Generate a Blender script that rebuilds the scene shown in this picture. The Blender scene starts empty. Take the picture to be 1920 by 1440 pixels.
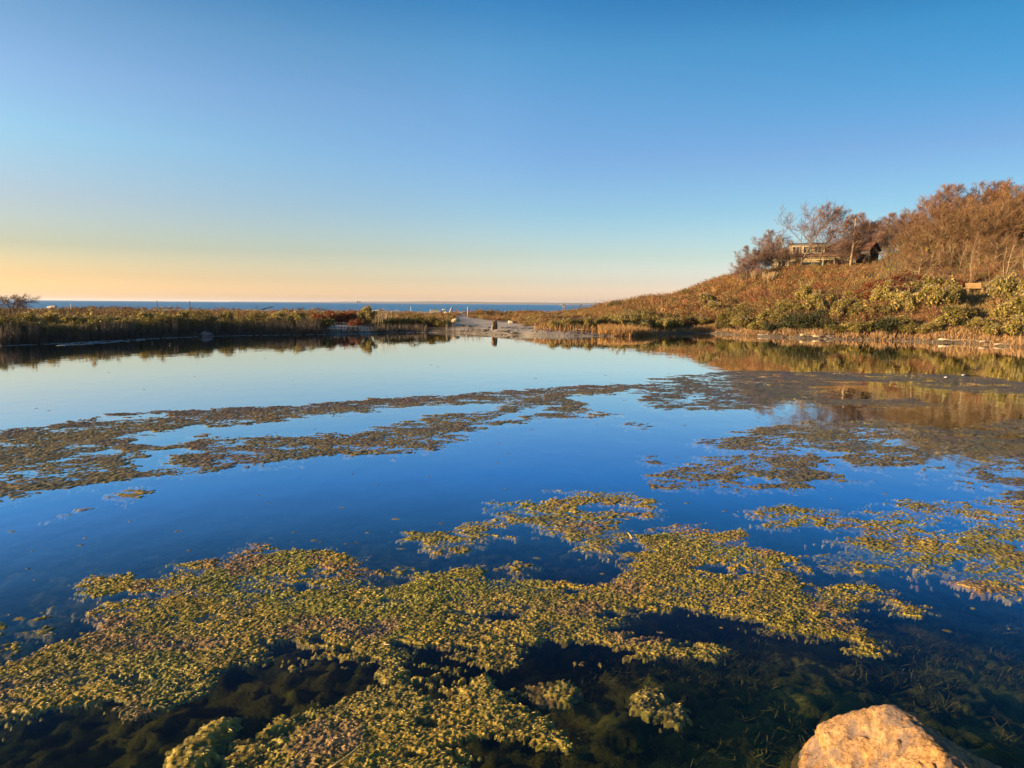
import bpy, math, random
import numpy as np

# ------------------------------------------------------------------ camera, light, sky
SC = bpy.context.scene
COL = SC.collection
R = math.radians
CAM_H, F_PX, PITCH, ROLL = 2.5, 1331.0, 6.43, 0.47
SUN_AZ, SUN_EL = -106.0, 9.5          # degrees left of the view axis (+Y), degrees above the horizon

cam_d = bpy.data.cameras.new('camera')
cam_d.sensor_width = 36.0
cam_d.lens = F_PX / 1920 * 36.0
cam_d.clip_start, cam_d.clip_end = 0.1, 60000
cam = bpy.data.objects.new('camera', cam_d)
cam.location = (0, 0, CAM_H)
_p = R(PITCH)
_right, _up, _back = np.array([1., 0, 0]), np.array([0, math.sin(_p), math.cos(_p)]), np.array([0, -math.cos(_p), math.sin(_p)])
_r = R(ROLL)
CR = math.cos(_r) * _right + math.sin(_r) * _up
CU = -math.sin(_r) * _right + math.cos(_r) * _up
CB = _back
from mathutils import Matrix, Vector
M = Matrix.Identity(4)
for i in range(3):
    M[i][0], M[i][1], M[i][2] = CR[i], CU[i], CB[i]
M.translation = (0, 0, CAM_H)
cam.matrix_world = M
COL.objects.link(cam)
SC.camera = cam

W = bpy.data.worlds.new('World'); SC.world = W
W.use_nodes = True
nt = W.node_tree; nt.nodes.clear()
def wn(t, **k):
    n = nt.nodes.new(t)
    for a, b in k.items(): setattr(n, a, b)
    return n
sky = wn('ShaderNodeTexSky', sky_type='NISHITA', sun_disc=False)
sky.sun_elevation = R(SUN_EL); sky.sun_rotation = R(SUN_AZ)
sky.air_density, sky.dust_density, sky.ozone_density, sky.altitude = 1.0, 1.0, 3.0, 0
bg = wn('ShaderNodeBackground'); bg.inputs['Strength'].default_value = 0.15
wo = wn('ShaderNodeOutputWorld')
# evening colour of the air: the sky is tinted by height above the horizon, warmer towards the sun, deeper blue away from it
L_ = [(0, (1.651, 1.068, 0.746)), (0.011, (1.593, 1.055, 0.723)), (0.03, (1.166, 0.751, 0.514)), (0.066, (0.771, 0.589, 0.473)), (0.123, (0.799, 0.634, 0.608)), (0.192, (0.753, 0.798, 0.75)), (0.257, (0.767, 0.737, 0.765)), (0.318, (0.59, 0.652, 0.674)), (0.372, (0.301, 0.518, 0.602)), (0.6, (0.171, 0.354, 0.445)), (1, (0.121, 0.27, 0.36))]
C_ = [(0, (1.598, 1.159, 1.217)), (0.011, (1.568, 1.138, 1.15)), (0.03, (1.051, 0.873, 0.946)), (0.066, (0.83, 0.718, 0.711)), (0.123, (0.632, 0.674, 0.715)), (0.192, (0.556, 0.624, 0.747)), (0.257, (0.497, 0.639, 0.744)), (0.318, (0.359, 0.645, 0.733)), (0.372, (0.195, 0.53, 0.688)), (0.6, (0.112, 0.358, 0.521)), (1, (0.082, 0.271, 0.422))]
R_ = [(0, (1.36, 1.072, 1.4)), (0.011, (1.343, 1.048, 1.296)), (0.03, (0.969, 0.776, 0.976)), (0.066, (0.632, 0.625, 0.663)), (0.123, (0.416, 0.502, 0.552)), (0.192, (0.352, 0.408, 0.495)), (0.257, (0.174, 0.407, 0.489)), (0.318, (0.099, 0.37, 0.466)), (0.372, (0.026, 0.236, 0.355)), (0.6, (0.015, 0.157, 0.276)), (1, (0.014, 0.118, 0.223))]
tcw = wn('ShaderNodeTexCoord'); sep = wn('ShaderNodeSeparateXYZ'); nt.links.new(tcw.outputs['Generated'], sep.inputs[0])
def ramp(st):
    r = wn('ShaderNodeValToRGB'); e = r.color_ramp.elements
    while len(e) < len(st): e.new(.5)
    for k, (p, c) in enumerate(st): e[k].position = p; e[k].color = tuple(v / 2 for v in c) + (1,)
    nt.links.new(sep.outputs['Z'], r.inputs[0]); return r
rl, rc_, rr_ = ramp(L_), ramp(C_), ramp(R_)
dt = wn('ShaderNodeVectorMath', operation='DOT_PRODUCT'); nt.links.new(tcw.outputs['Generated'], dt.inputs[0]); dt.inputs[1].default_value = (math.sin(R(SUN_AZ)), math.cos(R(SUN_AZ)), 0)
def blend(a, b, lo, hi):
    m = wn('ShaderNodeMapRange'); nt.links.new(dt.outputs['Value'], m.inputs['Value'])
    m.inputs['From Min'].default_value, m.inputs['From Max'].default_value = lo, hi
    x = wn('ShaderNodeMix', data_type='RGBA'); nt.links.new(m.outputs[0], x.inputs['Factor']); nt.links.new(a, x.inputs['A']); nt.links.new(b, x.inputs['B'])
    return x.outputs['Result']
tint_ = blend(blend(rr_.outputs[0], rc_.outputs[0], -.80, -.22), rl.outputs[0], -.32, .36)
mul = wn('ShaderNodeMix', data_type='RGBA', blend_type='MULTIPLY'); mul.inputs['Factor'].default_value = 1
nt.links.new(sky.outputs[0], mul.inputs['A']); nt.links.new(tint_, mul.inputs['B'])
sc2 = wn('ShaderNodeVectorMath', operation='SCALE'); sc2.inputs['Scale'].default_value = 2.0; nt.links.new(mul.outputs['Result'], sc2.inputs[0])
nt.links.new(sc2.outputs[0], bg.inputs[0]); nt.links.new(bg.outputs[0], wo.inputs[0])

sun_d = bpy.data.lights.new('sun', 'SUN')
sun_d.energy, sun_d.angle, sun_d.color = 5.0, R(0.5), (1.0, 0.72, 0.40)
sun = bpy.data.objects.new('sun', sun_d)
sdir = Vector((math.sin(R(SUN_AZ)) * math.cos(R(SUN_EL)), math.cos(R(SUN_AZ)) * math.cos(R(SUN_EL)), math.sin(R(SUN_EL))))
sun.rotation_euler = sdir.to_track_quat('Z', 'Y').to_euler()
sun.location = sdir * 60
COL.objects.link(sun)

vs = SC.view_settings
SC.display_settings.display_device = 'sRGB'
vs.view_transform, vs.look, vs.gamma, vs.use_curve_mapping, vs.exposure = 'Standard', 'None', 1.0, False, 1.3
SC.render.engine = 'CYCLES'
cy = SC.cycles
cy.max_bounces, cy.transparent_max_bounces, cy.diffuse_bounces, cy.glossy_bounces = 8, 12, 3, 4
cy.caustics_reflective = cy.caustics_refractive = False
cy.use_denoising = True

# ------------------------------------------------------------------ helpers
def ray(px, py):
    d = (px - 960) / F_PX * CR + (720 - py) / F_PX * CU - CB
    return d
def on_z(px, py, z=0.0):              # where the sight line through a photograph pixel meets the height z
    d = ray(px, py); t = (z - CAM_H) / d[2]
    return d[0] * t, d[1] * t
def at(px, py, Y):                     # ... and where it passes the distance Y
    d = ray(px, py); t = Y / d[1]
    return d[0] * t, Y, CAM_H + d[2] * t

def _hash(ix, iy, seed):
    h = (ix.astype(np.int64) * 374761393 + iy.astype(np.int64) * 668265263 + seed * 1274126177) & 0xFFFFFFFF
    h = ((h ^ (h >> 13)) * 1274126177) & 0xFFFFFFFF
    h = (h ^ (h >> 16)) & 0xFFFFFF
    return h / float(0xFFFFFF)
def vnoise(x, y, seed=0):
    ix, iy = np.floor(x), np.floor(y)
    fx, fy = x - ix, y - iy
    u, v = fx * fx * fx * (fx * (fx * 6 - 15) + 10), fy * fy * fy * (fy * (fy * 6 - 15) + 10)
    ix, iy = ix.astype(np.int64), iy.astype(np.int64)
    a, b = _hash(ix, iy, seed), _hash(ix + 1, iy, seed)
    c, d = _hash(ix, iy + 1, seed), _hash(ix + 1, iy + 1, seed)
    return (a * (1 - u) + b * u) * (1 - v) + (c * (1 - u) + d * u) * v
def fbm(x, y, seed=0, octv=4, gain=0.5):
    s, a, t = 0.0, 1.0, 0.0
    for o in range(octv):
        s = s + a * vnoise(x * 2 ** o + 17.3 * o, y * 2 ** o - 9.1 * o, seed + o); t += a; a *= gain
    return s / t
def sstep(a, b, x):
    t = np.clip((x - a) / (b - a), 0, 1)
    return t * t * (3 - 2 * t)
def poly_sd(x, y, poly):               # signed distance to a polygon, positive inside
    P = np.asarray(poly, float); x = np.asarray(x, float); y = np.asarray(y, float)
    best = np.full(x.shape, 1e18); ins = np.zeros(x.shape, bool)
    for i in range(len(P)):
        x0, y0 = P[i - 1]; x1, y1 = P[i]
        dx, dy = x1 - x0, y1 - y0
        t = np.clip(((x - x0) * dx + (y - y0) * dy) / (dx * dx + dy * dy + 1e-12), 0, 1)
        best = np.minimum(best, (x - x0 - t * dx) ** 2 + (y - y0 - t * dy) ** 2)
        if y0 != y1:
            c = ((y0 > y) != (y1 > y)) & (x < (x1 - x0) * (y - y0) / (y1 - y0) + x0)
            ins ^= c
    return np.where(ins, 1, -1) * np.sqrt(best)

def mesh(name, V, F, mat=None, col=None, smooth=False):
    V = np.ascontiguousarray(V, np.float32); F = np.ascontiguousarray(F, np.int32)
    me = bpy.data.meshes.new(name)
    n, k = F.shape
    me.vertices.add(len(V)); me.vertices.foreach_set('co', V.ravel())
    me.loops.add(n * k); me.loops.foreach_set('vertex_index', F.ravel())
    me.polygons.add(n)
    me.polygons.foreach_set('loop_start', np.arange(0, n * k, k, dtype=np.int32))
    if smooth: me.polygons.foreach_set('use_smooth', np.ones(n, bool))
    if col is not None:
        a = me.color_attributes.new('Col', 'FLOAT_COLOR', 'POINT')
        c = np.ones((len(V), 4), np.float32); c[:, :3] = col
        a.data.foreach_set('color', c.ravel())
    if mat: me.materials.append(mat)
    me.update(); me.validate()
    return me
def obj(name, me, parent=None, label=None, cat=None, group=None, kind=None, loc=None, rz=None):
    o = bpy.data.objects.new(name, me); COL.objects.link(o)
    if parent: o.parent = parent
    return tag(o, label, cat, group, kind, loc, rz)
def tag(o, label=None, cat=None, group=None, kind=None, loc=None, rz=None):
    if label: o['label'] = label
    if cat: o['category'] = cat
    if group: o['group'] = group
    if kind: o['kind'] = kind
    if loc is not None: o.location = loc
    if rz is not None: o.rotation_euler = (0, 0, rz)
    return o
def empty(name, loc, label, cat, group=None, rz=0):
    return obj(name, None, None, label, cat, group, None, loc, rz)
def copy_tree(o, parent=None):
    c = o.copy(); COL.objects.link(c)
    if parent: c.parent = parent
    for ch in o.children: copy_tree(ch, c)
    return c

class MB:                              # collects simple shapes into one mesh
    def __init__(s): s.V, s.F, s.C, s.n = [], [], [], 0
    def add(s, V, F, col=(1, 1, 1)):
        V = np.asarray(V, float); F = np.asarray(F, int)
        if F.shape[1] == 3: F = np.concatenate([F, F[:, 2:3]], 1)
        s.V.append(V); s.F.append(F + s.n); s.C.append(np.tile(np.asarray(col, float), (len(V), 1)) if np.ndim(col) == 1 else col); s.n += len(V)
        return s
    def box(s, x0, y0, z0, x1, y1, z1, col=(1, 1, 1)):
        V = [(x, y, z) for z in (z0, z1) for y in (y0, y1) for x in (x0, x1)]
        return s.add(V, [(0, 2, 3, 1), (4, 5, 7, 6), (0, 1, 5, 4), (2, 6, 7, 3), (0, 4, 6, 2), (1, 3, 7, 5)], col)
    def tube(s, pts, rad, sides=6, col=(1, 1, 1), cap=True):
        P = np.asarray(pts, float); n = len(P)
        T = np.gradient(P, axis=0); T /= np.linalg.norm(T, axis=1, keepdims=True) + 1e-9
        ref = np.array([0.31, 0.93, 0.2]) if abs(T[0][2]) > .7 else np.array([0.1, 0.2, 0.97])
        A = np.cross(T, ref); A /= np.linalg.norm(A, axis=1, keepdims=True) + 1e-9
        B = np.cross(T, A)
        th = np.arange(sides) * 2 * math.pi / sides
        rad = np.broadcast_to(np.asarray(rad, float), (n,))
        V = P[:, None] + rad[:, None, None] * (np.cos(th)[None, :, None] * A[:, None] + np.sin(th)[None, :, None] * B[:, None])
        i = np.arange(n - 1)[:, None] * sides; j = np.arange(sides)[None]; k = (j + 1) % sides
        F = np.stack([i + j, i + k, i + sides + k, i + sides + j], -1).reshape(-1, 4)
        V = V.reshape(-1, 3)
        if cap:
            m = len(V); V = np.concatenate([V, P[[0, -1]]])
            jj = np.arange(sides); kk = (jj + 1) % sides; e = (n - 1) * sides
            F = np.concatenate([F, np.stack([kk, jj, np.full(sides, m), np.full(sides, m)], 1), np.stack([e + jj, e + kk, np.full(sides, m + 1), np.full(sides, m + 1)], 1)])
        return s.add(V, F, col)
    def prism(s, prof, axis, a, b, col=(1, 1, 1)):   # profile of (u, z) pairs run along X ('x') or Y ('y') from a to b
        n = len(prof)
        V = [((t, u, z) if axis == 'x' else (u, t, z)) for t in (a, b) for u, z in prof]
        F = [(i, (i + 1) % n, n + (i + 1) % n, n + i) for i in range(n)]
        s.add(V, F, col); base = s.n - 2 * n
        for off in (0, n):
            for i in range(1, n - 1):
                s.F.append(np.array([[base + off, base + off + i, base + off + i + 1, base + off + i + 1]]))
        return s
    def me(s, name, mat, smooth=False):
        V = np.concatenate(s.V); F = np.concatenate(s.F); C = np.concatenate(s.C)
        m = bpy.data.meshes.new(name)
        faces = [tuple(f) if f[2] != f[3] else tuple(f[:3]) for f in F.tolist()]
        m.from_pydata(V.tolist(), [], faces)
        a = m.color_attributes.new('Col', 'FLOAT_COLOR', 'POINT')
        c = np.ones((len(V), 4), np.float32); c[:, :3] = C
        a.data.foreach_set('color', c.ravel())
        if smooth: m.polygons.foreach_set('use_smooth', np.ones(len(m.polygons), bool))
        m.materials.append(mat)
        return m

# ------------------------------------------------------------------ materials
def new_mat(name):
    m = bpy.data.materials.new(name); m.use_nodes = True
    t = m.node_tree; t.nodes.clear()
    out = t.nodes.new('ShaderNodeOutputMaterial')
    return m, t, out
def N(t, typ, **k):
    n = t.nodes.new(typ)
    for a, b in k.items():
        if a.startswith('i_'): n.inputs[a[2:].replace('_', ' ')].default_value = b
        else: setattr(n, a, b)
    return n
def col_mat(name, rough=0.8, spec=0.3, transl=0.0, var=0.25, nscale=3.0, bump=0.0, bscale=20.0, sheen=0.0):
    """surface that takes its own colour from the mesh, broken up by noise and by object"""
    m, t, out = new_mat(name)
    at_ = N(t, 'ShaderNodeAttribute', attribute_name='Col')
    tc = N(t, 'ShaderNodeTexCoord')
    no = N(t, 'ShaderNodeTexNoise'); no.inputs['Scale'].default_value = nscale; no.inputs['Detail'].default_value = 5
    t.links.new(tc.outputs['Object'], no.inputs['Vector'])
    oi = N(t, 'ShaderNodeObjectInfo')
    mr = N(t, 'ShaderNodeMapRange'); mr.inputs['From Min'].default_value = .3; mr.inputs['From Max'].default_value = .7
    mr.inputs['To Min'].default_value = 1 - var; mr.inputs['To Max'].default_value = 1 + var
    t.links.new(no.outputs['Fac'], mr.inputs['Value'])
    mr2 = N(t, 'ShaderNodeMapRange'); mr2.inputs['To Min'].default_value = .85; mr2.inputs['To Max'].default_value = 1.15
    t.links.new(oi.outputs['Random'], mr2.inputs['Value'])
    mu = N(t, 'ShaderNodeMath', operation='MULTIPLY'); t.links.new(mr.outputs[0], mu.inputs[0]); t.links.new(mr2.outputs[0], mu.inputs[1])
    vm = N(t, 'ShaderNodeVectorMath', operation='SCALE'); t.links.new(at_.outputs['Color'], vm.inputs[0]); t.links.new(mu.outputs[0], vm.inputs['Scale'])
    b = N(t, 'ShaderNodeBsdfPrincipled'); b.inputs['Roughness'].default_value = rough; b.inputs['Specular IOR Level'].default_value = spec
    t.links.new(vm.outputs[0], b.inputs['Base Color'])
    if bump:
        n2 = N(t, 'ShaderNodeTexNoise'); n2.inputs['Scale'].default_value = bscale; n2.inputs['Detail'].default_value = 8; n2.inputs['Roughness'].default_value = .65
        t.links.new(tc.outputs['Object'], n2.inputs['Vector'])
        bp = N(t, 'ShaderNodeBump'); bp.inputs['Strength'].default_value = 1.0; bp.inputs['Distance'].default_value = bump
        t.links.new(n2.outputs['Fac'], bp.inputs['Height']); t.links.new(bp.outputs[0], b.inputs['Normal'])
    if transl:
        tr = N(t, 'ShaderNodeBsdfTranslucent'); t.links.new(vm.outputs[0], tr.inputs['Color'])
        mx = N(t, 'ShaderNodeMixShader'); mx.inputs[0].default_value = transl
        t.links.new(b.outputs[0], mx.inputs[1]); t.links.new(tr.outputs[0], mx.inputs[2]); t.links.new(mx.outputs[0], out.inputs[0])
    else: t.links.new(b.outputs[0], out.inputs[0])
    return m
M_LEAF = col_mat('leaf', .6, .25, .35, .2, 2.5)
M_TWIG = col_mat('twig', .8, .2, 0, .2, 2.0)
M_BARK = col_mat('bark', .85, .2, 0, .25, 6.0, .01, 25)
M_GRASS = col_mat('dry_grass', .7, .2, .3, .2, 1.5)
M_WOOD = col_mat('weathered_wood', .8, .2, 0, .25, 8.0, .006, 30)
M_ROCK = col_mat('stone', .85, .25, 0, .25, 5.0, .02, 45)
M_ALGAE = col_mat('algae', .42, .5, .28, .25, 14.0, .006, 70)
M_PAINT = col_mat('house_shingle', .8, .2, 0, .2, 3.0, .01, 9)
M_GROUND = col_mat('soil_and_sand', .95, .1, 0, .25, .6, .05, 3)
M_BED = col_mat('pond_bed_weed', .9, .1, 0, .35, 5.0, .03, 18)
M_GLASS, _t, _o = new_mat('window_glass')
_b = N(_t, 'ShaderNodeBsdfPrincipled'); _b.inputs['Base Color'].default_value = (.02, .025, .03, 1); _b.inputs['Roughness'].default_value = .08
_t.links.new(_b.outputs[0], _o.inputs[0])

def water_mat():
    m, t, out = new_mat('pond_water_surface')
    tc = N(t, 'ShaderNodeTexCoord')
    mp = N(t, 'ShaderNodeMapping'); mp.inputs['Scale'].default_value = (1.5, .8, 1); t.links.new(tc.outputs['Object'], mp.inputs['Vector'])
    n1 = N(t, 'ShaderNodeTexNoise'); n1.inputs['Scale'].default_value = 1.1; n1.inputs['Detail'].default_value = 4
    t.links.new(mp.outputs[0], n1.inputs['Vector'])
    bp = N(t, 'ShaderNodeBump'); bp.inputs['Strength'].default_value = 1.0; bp.inputs['Distance'].default_value = .0045
    t.links.new(n1.outputs['Fac'], bp.inputs['Height'])
    lw = N(t, 'ShaderNodeLayerWeight'); lw.inputs['Blend'].default_value = .5
    t.links.new(bp.outputs[0], lw.inputs['Normal'])
    pw = N(t, 'ShaderNodeMath', operation='POWER'); t.links.new(lw.outputs['Facing'], pw.inputs[0]); pw.inputs[1].default_value = 5
    fr = N(t, 'ShaderNodeMath', operation='MULTIPLY_ADD'); t.links.new(pw.outputs[0], fr.inputs[0]); fr.inputs[1].default_value = .98; fr.inputs[2].default_value = .02
    def ramp_(st):
        r = N(t, 'ShaderNodeValToRGB'); e = r.color_ramp.elements
        while len(e) < len(st): e.new(.5)
        for k, (p, c) in enumerate(st): e[k].position = p; e[k].color = c + (1,)
        t.links.new(fr.outputs[0], r.inputs[0]); return r
    r1 = ramp_([(.02, (.012, .014, .017)), (.06, (.024, .028, .036)), (.10, (.050, .066, .09)), (.15, (.10, .17, .24)), (.2, (.15, .30, .44)), (.27, (.20, .44, .68)), (.40, (.46, .66, .80)), (.5, (.70, .80, .86)), (.63, (.93, .95, .95)), (1, (1, 1, 1))])
    r2 = ramp_([(.02, (.86, .86, .70)), (.10, (.78, .80, .64)), (.27, (.45, .48, .40)), (.63, (.34, .34, .27)), (1, (0, 0, 0))])
    gl = N(t, 'ShaderNodeBsdfGlossy'); gl.inputs['Roughness'].default_value = .016
    t.links.new(r1.outputs[0], gl.inputs['Color']); t.links.new(bp.outputs[0], gl.inputs['Normal'])
    tr = N(t, 'ShaderNodeBsdfTransparent'); t.links.new(r2.outputs[0], tr.inputs['Color'])
    mx = N(t, 'ShaderNodeAddShader')
    t.links.new(tr.outputs[0], mx.inputs[0]); t.links.new(gl.outputs[0], mx.inputs[1])
    t.links.new(mx.outputs[0], out.inputs[0])
    va = N(t, 'ShaderNodeVolumeAbsorption'); va.inputs['Color'].default_value = (.34, .38, .12, 1); va.inputs['Density'].default_value = .62
    t.links.new(va.outputs[0], out.inputs['Volume'])
    return m
M_WATER = water_mat()
def sea_mat():
    m, t, out = new_mat('sea_surface')
    tc = N(t, 'ShaderNodeTexCoord')
    mp = N(t, 'ShaderNodeMapping'); mp.inputs['Scale'].default_value = (.35, .9, 1)
    t.links.new(tc.outputs['Object'], mp.inputs['Vector'])
    n1 = N(t, 'ShaderNodeTexNoise'); n1.inputs['Scale'].default_value = .5; n1.inputs['Detail'].default_value = 6; n1.inputs['Roughness'].default_value = .65
    t.links.new(mp.outputs[0], n1.inputs['Vector'])
    bp = N(t, 'ShaderNodeBump'); bp.inputs['Strength'].default_value = 1.0; bp.inputs['Distance'].default_value = 1.2
    t.links.new(n1.outputs['Fac'], bp.inputs['Height'])
    b = N(t, 'ShaderNodeBsdfPrincipled'); b.inputs['Base Color'].default_value = (.03, .20, .42, 1); b.inputs['Roughness'].default_value = .35
    b.inputs['IOR'].default_value = 1.33
    t.links.new(bp.outputs[0], b.inputs['Normal']); t.links.new(b.outputs[0], out.inputs[0])
    return m
M_SEA = sea_mat()

# ------------------------------------------------------------------ terrain
SHORE_PX = [(0, 648), (120, 643), (250, 636), (385, 630.5), (500, 628), (640, 626.5), (700, 625), (760, 622.5), (850, 624), (926, 627.5), (1000, 629), (1060, 630),
            (1180, 631), (1230, 629), (1270, 625), (1330, 625), (1400, 630), (1500, 634), (1600, 637), (1700, 640), (1800, 643.5), (1920, 652)]
SHORE = [on_z(*p) for p in SHORE_PX] + [(39.5, 36), (42, 25), (36, 12), (22, 3.0), (10, 1.0), (0, 1.0), (-10, .8), (-22, 1), (-34, 6), (-40, 18), (-37, 30)]
_sx = np.array([p[0] for p in SHORE[8:22]] + [39.5, 44, 70]); _sy = np.array([p[1] for p in SHORE[8:22]] + [36, 20, 5.])
CREST_X = [4, 9.7, 16.6, 20, 23.5, 27, 30.4, 35, 44, 52.5, 61.5, 72, 110, 200]
CREST_Z = [0, .5, 1.8, 2.3, 2.5, 4.1, 5.4, 6.1, 6.3, 7.7, 9.2, 9.8, 10, 9]
SAND = [on_z(px, py, .45) for px, py in [(835, 621), (870, 622), (930, 622), (1010, 623), (1080, 624), (1180, 628), (1170, 622), (1120, 619), (1060, 618.5), (1000, 614), (955, 608.5), (915, 604), (880, 599), (866, 592), (852, 601), (850, 612)]]
SAND2 = [on_z(px, py, .45) for px, py in [(612, 604), (640, 602), (680, 611), (700, 617), (690, 623), (640, 622), (615, 612)]]
def ground_z(X, Y, detail=True):
    X = np.asarray(X, float); Y = np.asarray(Y, float)
    wob = (fbm(X * .35, Y * .35, 5, 3) - .5) * 1.2 * sstep(20, 40, Y)
    d = -poly_sd(X, Y, SHORE) + wob
    land = .32 * (1 - np.exp(-np.maximum(d, 0) / 1.3)) + .42 * (1 - np.exp(-np.maximum(d, 0) / 11))
    z = np.where(d > 0, land, np.maximum(-1.3, d * .45))
    z = z + .38 * np.exp(-((Y - 122 - X * .05) / 9) ** 2) * (1 - .6 * sstep(-8, 2, X) * sstep(12, 2, X))
    s = np.interp(X, _sx, _sy)
    t = np.clip((Y - s) / np.maximum(90 - s, 5), 0, 1)
    hill = np.interp(X, CREST_X, CREST_Z) * (t ** 1.15 * (1 - .25 * t) / .75) 
    hill = hill * (1 - sstep(104, 140, Y))
    z = np.where(d > 0, z + hill * sstep(0, 6, d), z)
    if detail:
        z = z + np.where(d > .5, (fbm(X * .25, Y * .25, 9, 3) - .5) * .35, 0)
    z = z - 2.6 * sstep(134, 152, Y)
    z = np.where((d > 0) & (Y < 20), np.minimum(z, .45 + .02 * d), z)
    return z, d
def axis(*segs):
    out = [segs[0][0]]
    for a, b, st in segs:
        out += list(np.arange(a, b, st)[1:]) + [b]
    return np.unique(np.round(out, 4))
def grid_faces(nx, ny):
    i = np.arange(ny - 1)[:, None] * nx; j = np.arange(nx - 1)[None]
    return np.stack([i + j, i + j + 1, i + nx + j + 1, i + nx + j], -1).reshape(-1, 4)
xs = axis((-600, -70, 15), (-70, -32, 1.2), (-32, 40, .4), (40, 90, .9), (90, 600, 15))
ys = axis((-500, 0, 20), (0, 36, 1.2), (36, 72, .4), (72, 160, 1.0), (160, 175, 5))
GX, GY = np.meshgrid(xs, ys)
GZ, GD = ground_z(GX, GY)
sand = np.maximum(sstep(-1.2, .6, poly_sd(GX, GY, SAND) + (fbm(GX * .6, GY * .6, 21) - .5) * 3), sstep(-1, .4, poly_sd(GX, GY, SAND2)))
far_sand = sstep(96, 112, GY + (fbm(GX * .1, GY * .1, 31) - .5) * 50) * sstep(24, 8, GX)
sand = np.maximum(sand, far_sand)
wet = sstep(1.6, .2, GD)
c_soil, c_sand, c_mud, c_hill = np.array([.10, .065, .035]), np.array([.42, .36, .29]), np.array([.13, .10, .07]), np.array([.14, .075, .035])
C = c_soil + (c_hill - c_soil) * sstep(12, 22, GX)[..., None]
C = C + (c_sand - C) * sand[..., None]
C = C + (c_mud - C) * (wet * (1 - .5 * sand))[..., None]
ground = obj('ground', mesh('ground', np.stack([GX, GY, GZ], -1).reshape(-1, 3), grid_faces(len(xs), len(ys)), M_GROUND, C.reshape(-1, 3), True), kind='structure',
             label='low sandy shore and brown hillside around the pond')

# pond bed seen through the near water
bx, by = np.arange(-8, 8.01, .045), np.arange(1.2, 11, .05)
BX, BY = np.meshgrid(bx, by)
lum = fbm(BX * 1.7, BY * 2.1, 41, 4, .55); fin = fbm(BX * 9, BY * 10, 43, 4, .65)
BZ = -.56 + .22 * (lum - .5) + .16 * (fin - .5) + .22 * sstep(.2, 1.6, BX) * sstep(8, 5, BY) + .08 * sstep(5, 3, BY) - .4 * sstep(7, 11, BY)
BZ = np.minimum(BZ, -.10)
pc = sstep(.35, .65, fbm(BX * 2.5, BY * 2.5, 47, 4))[..., None]
pc = pc * .6 + .4 * sstep(.4, .7, fin)[..., None]
CB_ = np.array([.09, .10, .025]) * (1 - pc) + np.array([.36, .31, .08]) * pc
rw = np.random.default_rng(66); nw = 22000
wx_, wy_ = rw.uniform(.1, 5.5, nw), rw.uniform(2.6, 7.5, nw); k_ = fbm(wx_ * 1.3, wy_ * 1.3, 48, 3) > .47; wx_, wy_ = wx_[k_], wy_[k_]; nw = len(wx_)
wz_ = -.56 + .22 * (fbm(wx_ * 1.7, wy_ * 2.1, 41, 4, .55) - .5) + .22 * sstep(.2, 1.6, wx_) * sstep(8, 5, wy_) + .08 * sstep(5, 3, wy_) + rw.uniform(-.02, .10, nw); hh_ = rw.uniform(.005, .06, nw)
W0 = np.stack([wx_, wy_, wz_], 1); W1 = W0 + np.stack([rw.normal(.02, .07, nw), rw.normal(0, .07, nw), hh_], 1)
sa_ = rw.uniform(0, 6.28, nw); sd_ = np.stack([np.cos(sa_), np.sin(sa_), sa_ * 0], 1) * rw.uniform(.0012, .0036, nw)[:, None]; mid_ = (W0 + W1) / 2 + rw.normal(size=(nw, 3)) * .03
WV = np.stack([W0 - sd_, W0 + sd_, mid_ + sd_ * 1.4, mid_ - sd_ * 1.4, W1], 1).reshape(-1, 3); wb_ = np.arange(nw)[:, None] * 5
WF = np.concatenate([wb_ + a for a in ([[0, 1, 2]], [[0, 2, 3]], [[3, 2, 4]])])
obj('submerged_weed', mesh('submerged_weed', WV, WF, M_BED, np.repeat(np.array([(.26, .23, .06), (.16, .17, .04), (.32, .24, .08)])[rw.integers(0, 3, nw)], 5, 0)), kind='stuff', label='olive weed strands lying under the water round the boulder')
obj('pond_bed', mesh('pond_bed', np.stack([BX, BY, BZ], -1).reshape(-1, 3), grid_faces(len(bx), len(by)), M_BED, CB_.reshape(-1, 3), True), kind='structure', label='murky weed covered bed under the near pond water')

wb = MB().box(-47, .2, -2.2, 47, 69, 0)
obj('pond_water', wb.me('pond_water', M_WATER), kind='structure', label='calm pond water mirroring the evening sky')
sx_, sy_ = np.array([-30000, -3000, -300, 300, 3000, 30000.]), np.array([130, 400, 2000, 9000, 30000.])
SX, SY = np.meshgrid(sx_, sy_)
obj('sea', mesh('sea', np.stack([SX, SY, SX * 0 - .02], -1).reshape(-1, 3), grid_faces(6, 5), M_SEA), kind='structure', label='choppy blue open sea beyond the beach')

# far shore across the sea
fx = np.linspace(-3600, 4200, 160)
fh = (6 + 22 * sstep(-3400, -800, fx) + 10 * sstep(200, 2600, fx)) * (.75 + .5 * fbm(fx / 700, fx * 0, 61, 4))
prof = [(0, -1), (60, .55), (260, 1), (900, .8), (1500, -1)]
FV = np.array([[(x, 9000 + dy, h * k if k > 0 else -1) for x, h in zip(fx, fh)] for dy, k in prof]).reshape(-1, 3)
obj('far_shore', mesh('far_shore', FV, grid_faces(160, 5), M_GROUND, np.tile([.16, .13, .10], (len(FV), 1)), True), kind='structure', label='long low hazy shore along the sea horizon')

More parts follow.
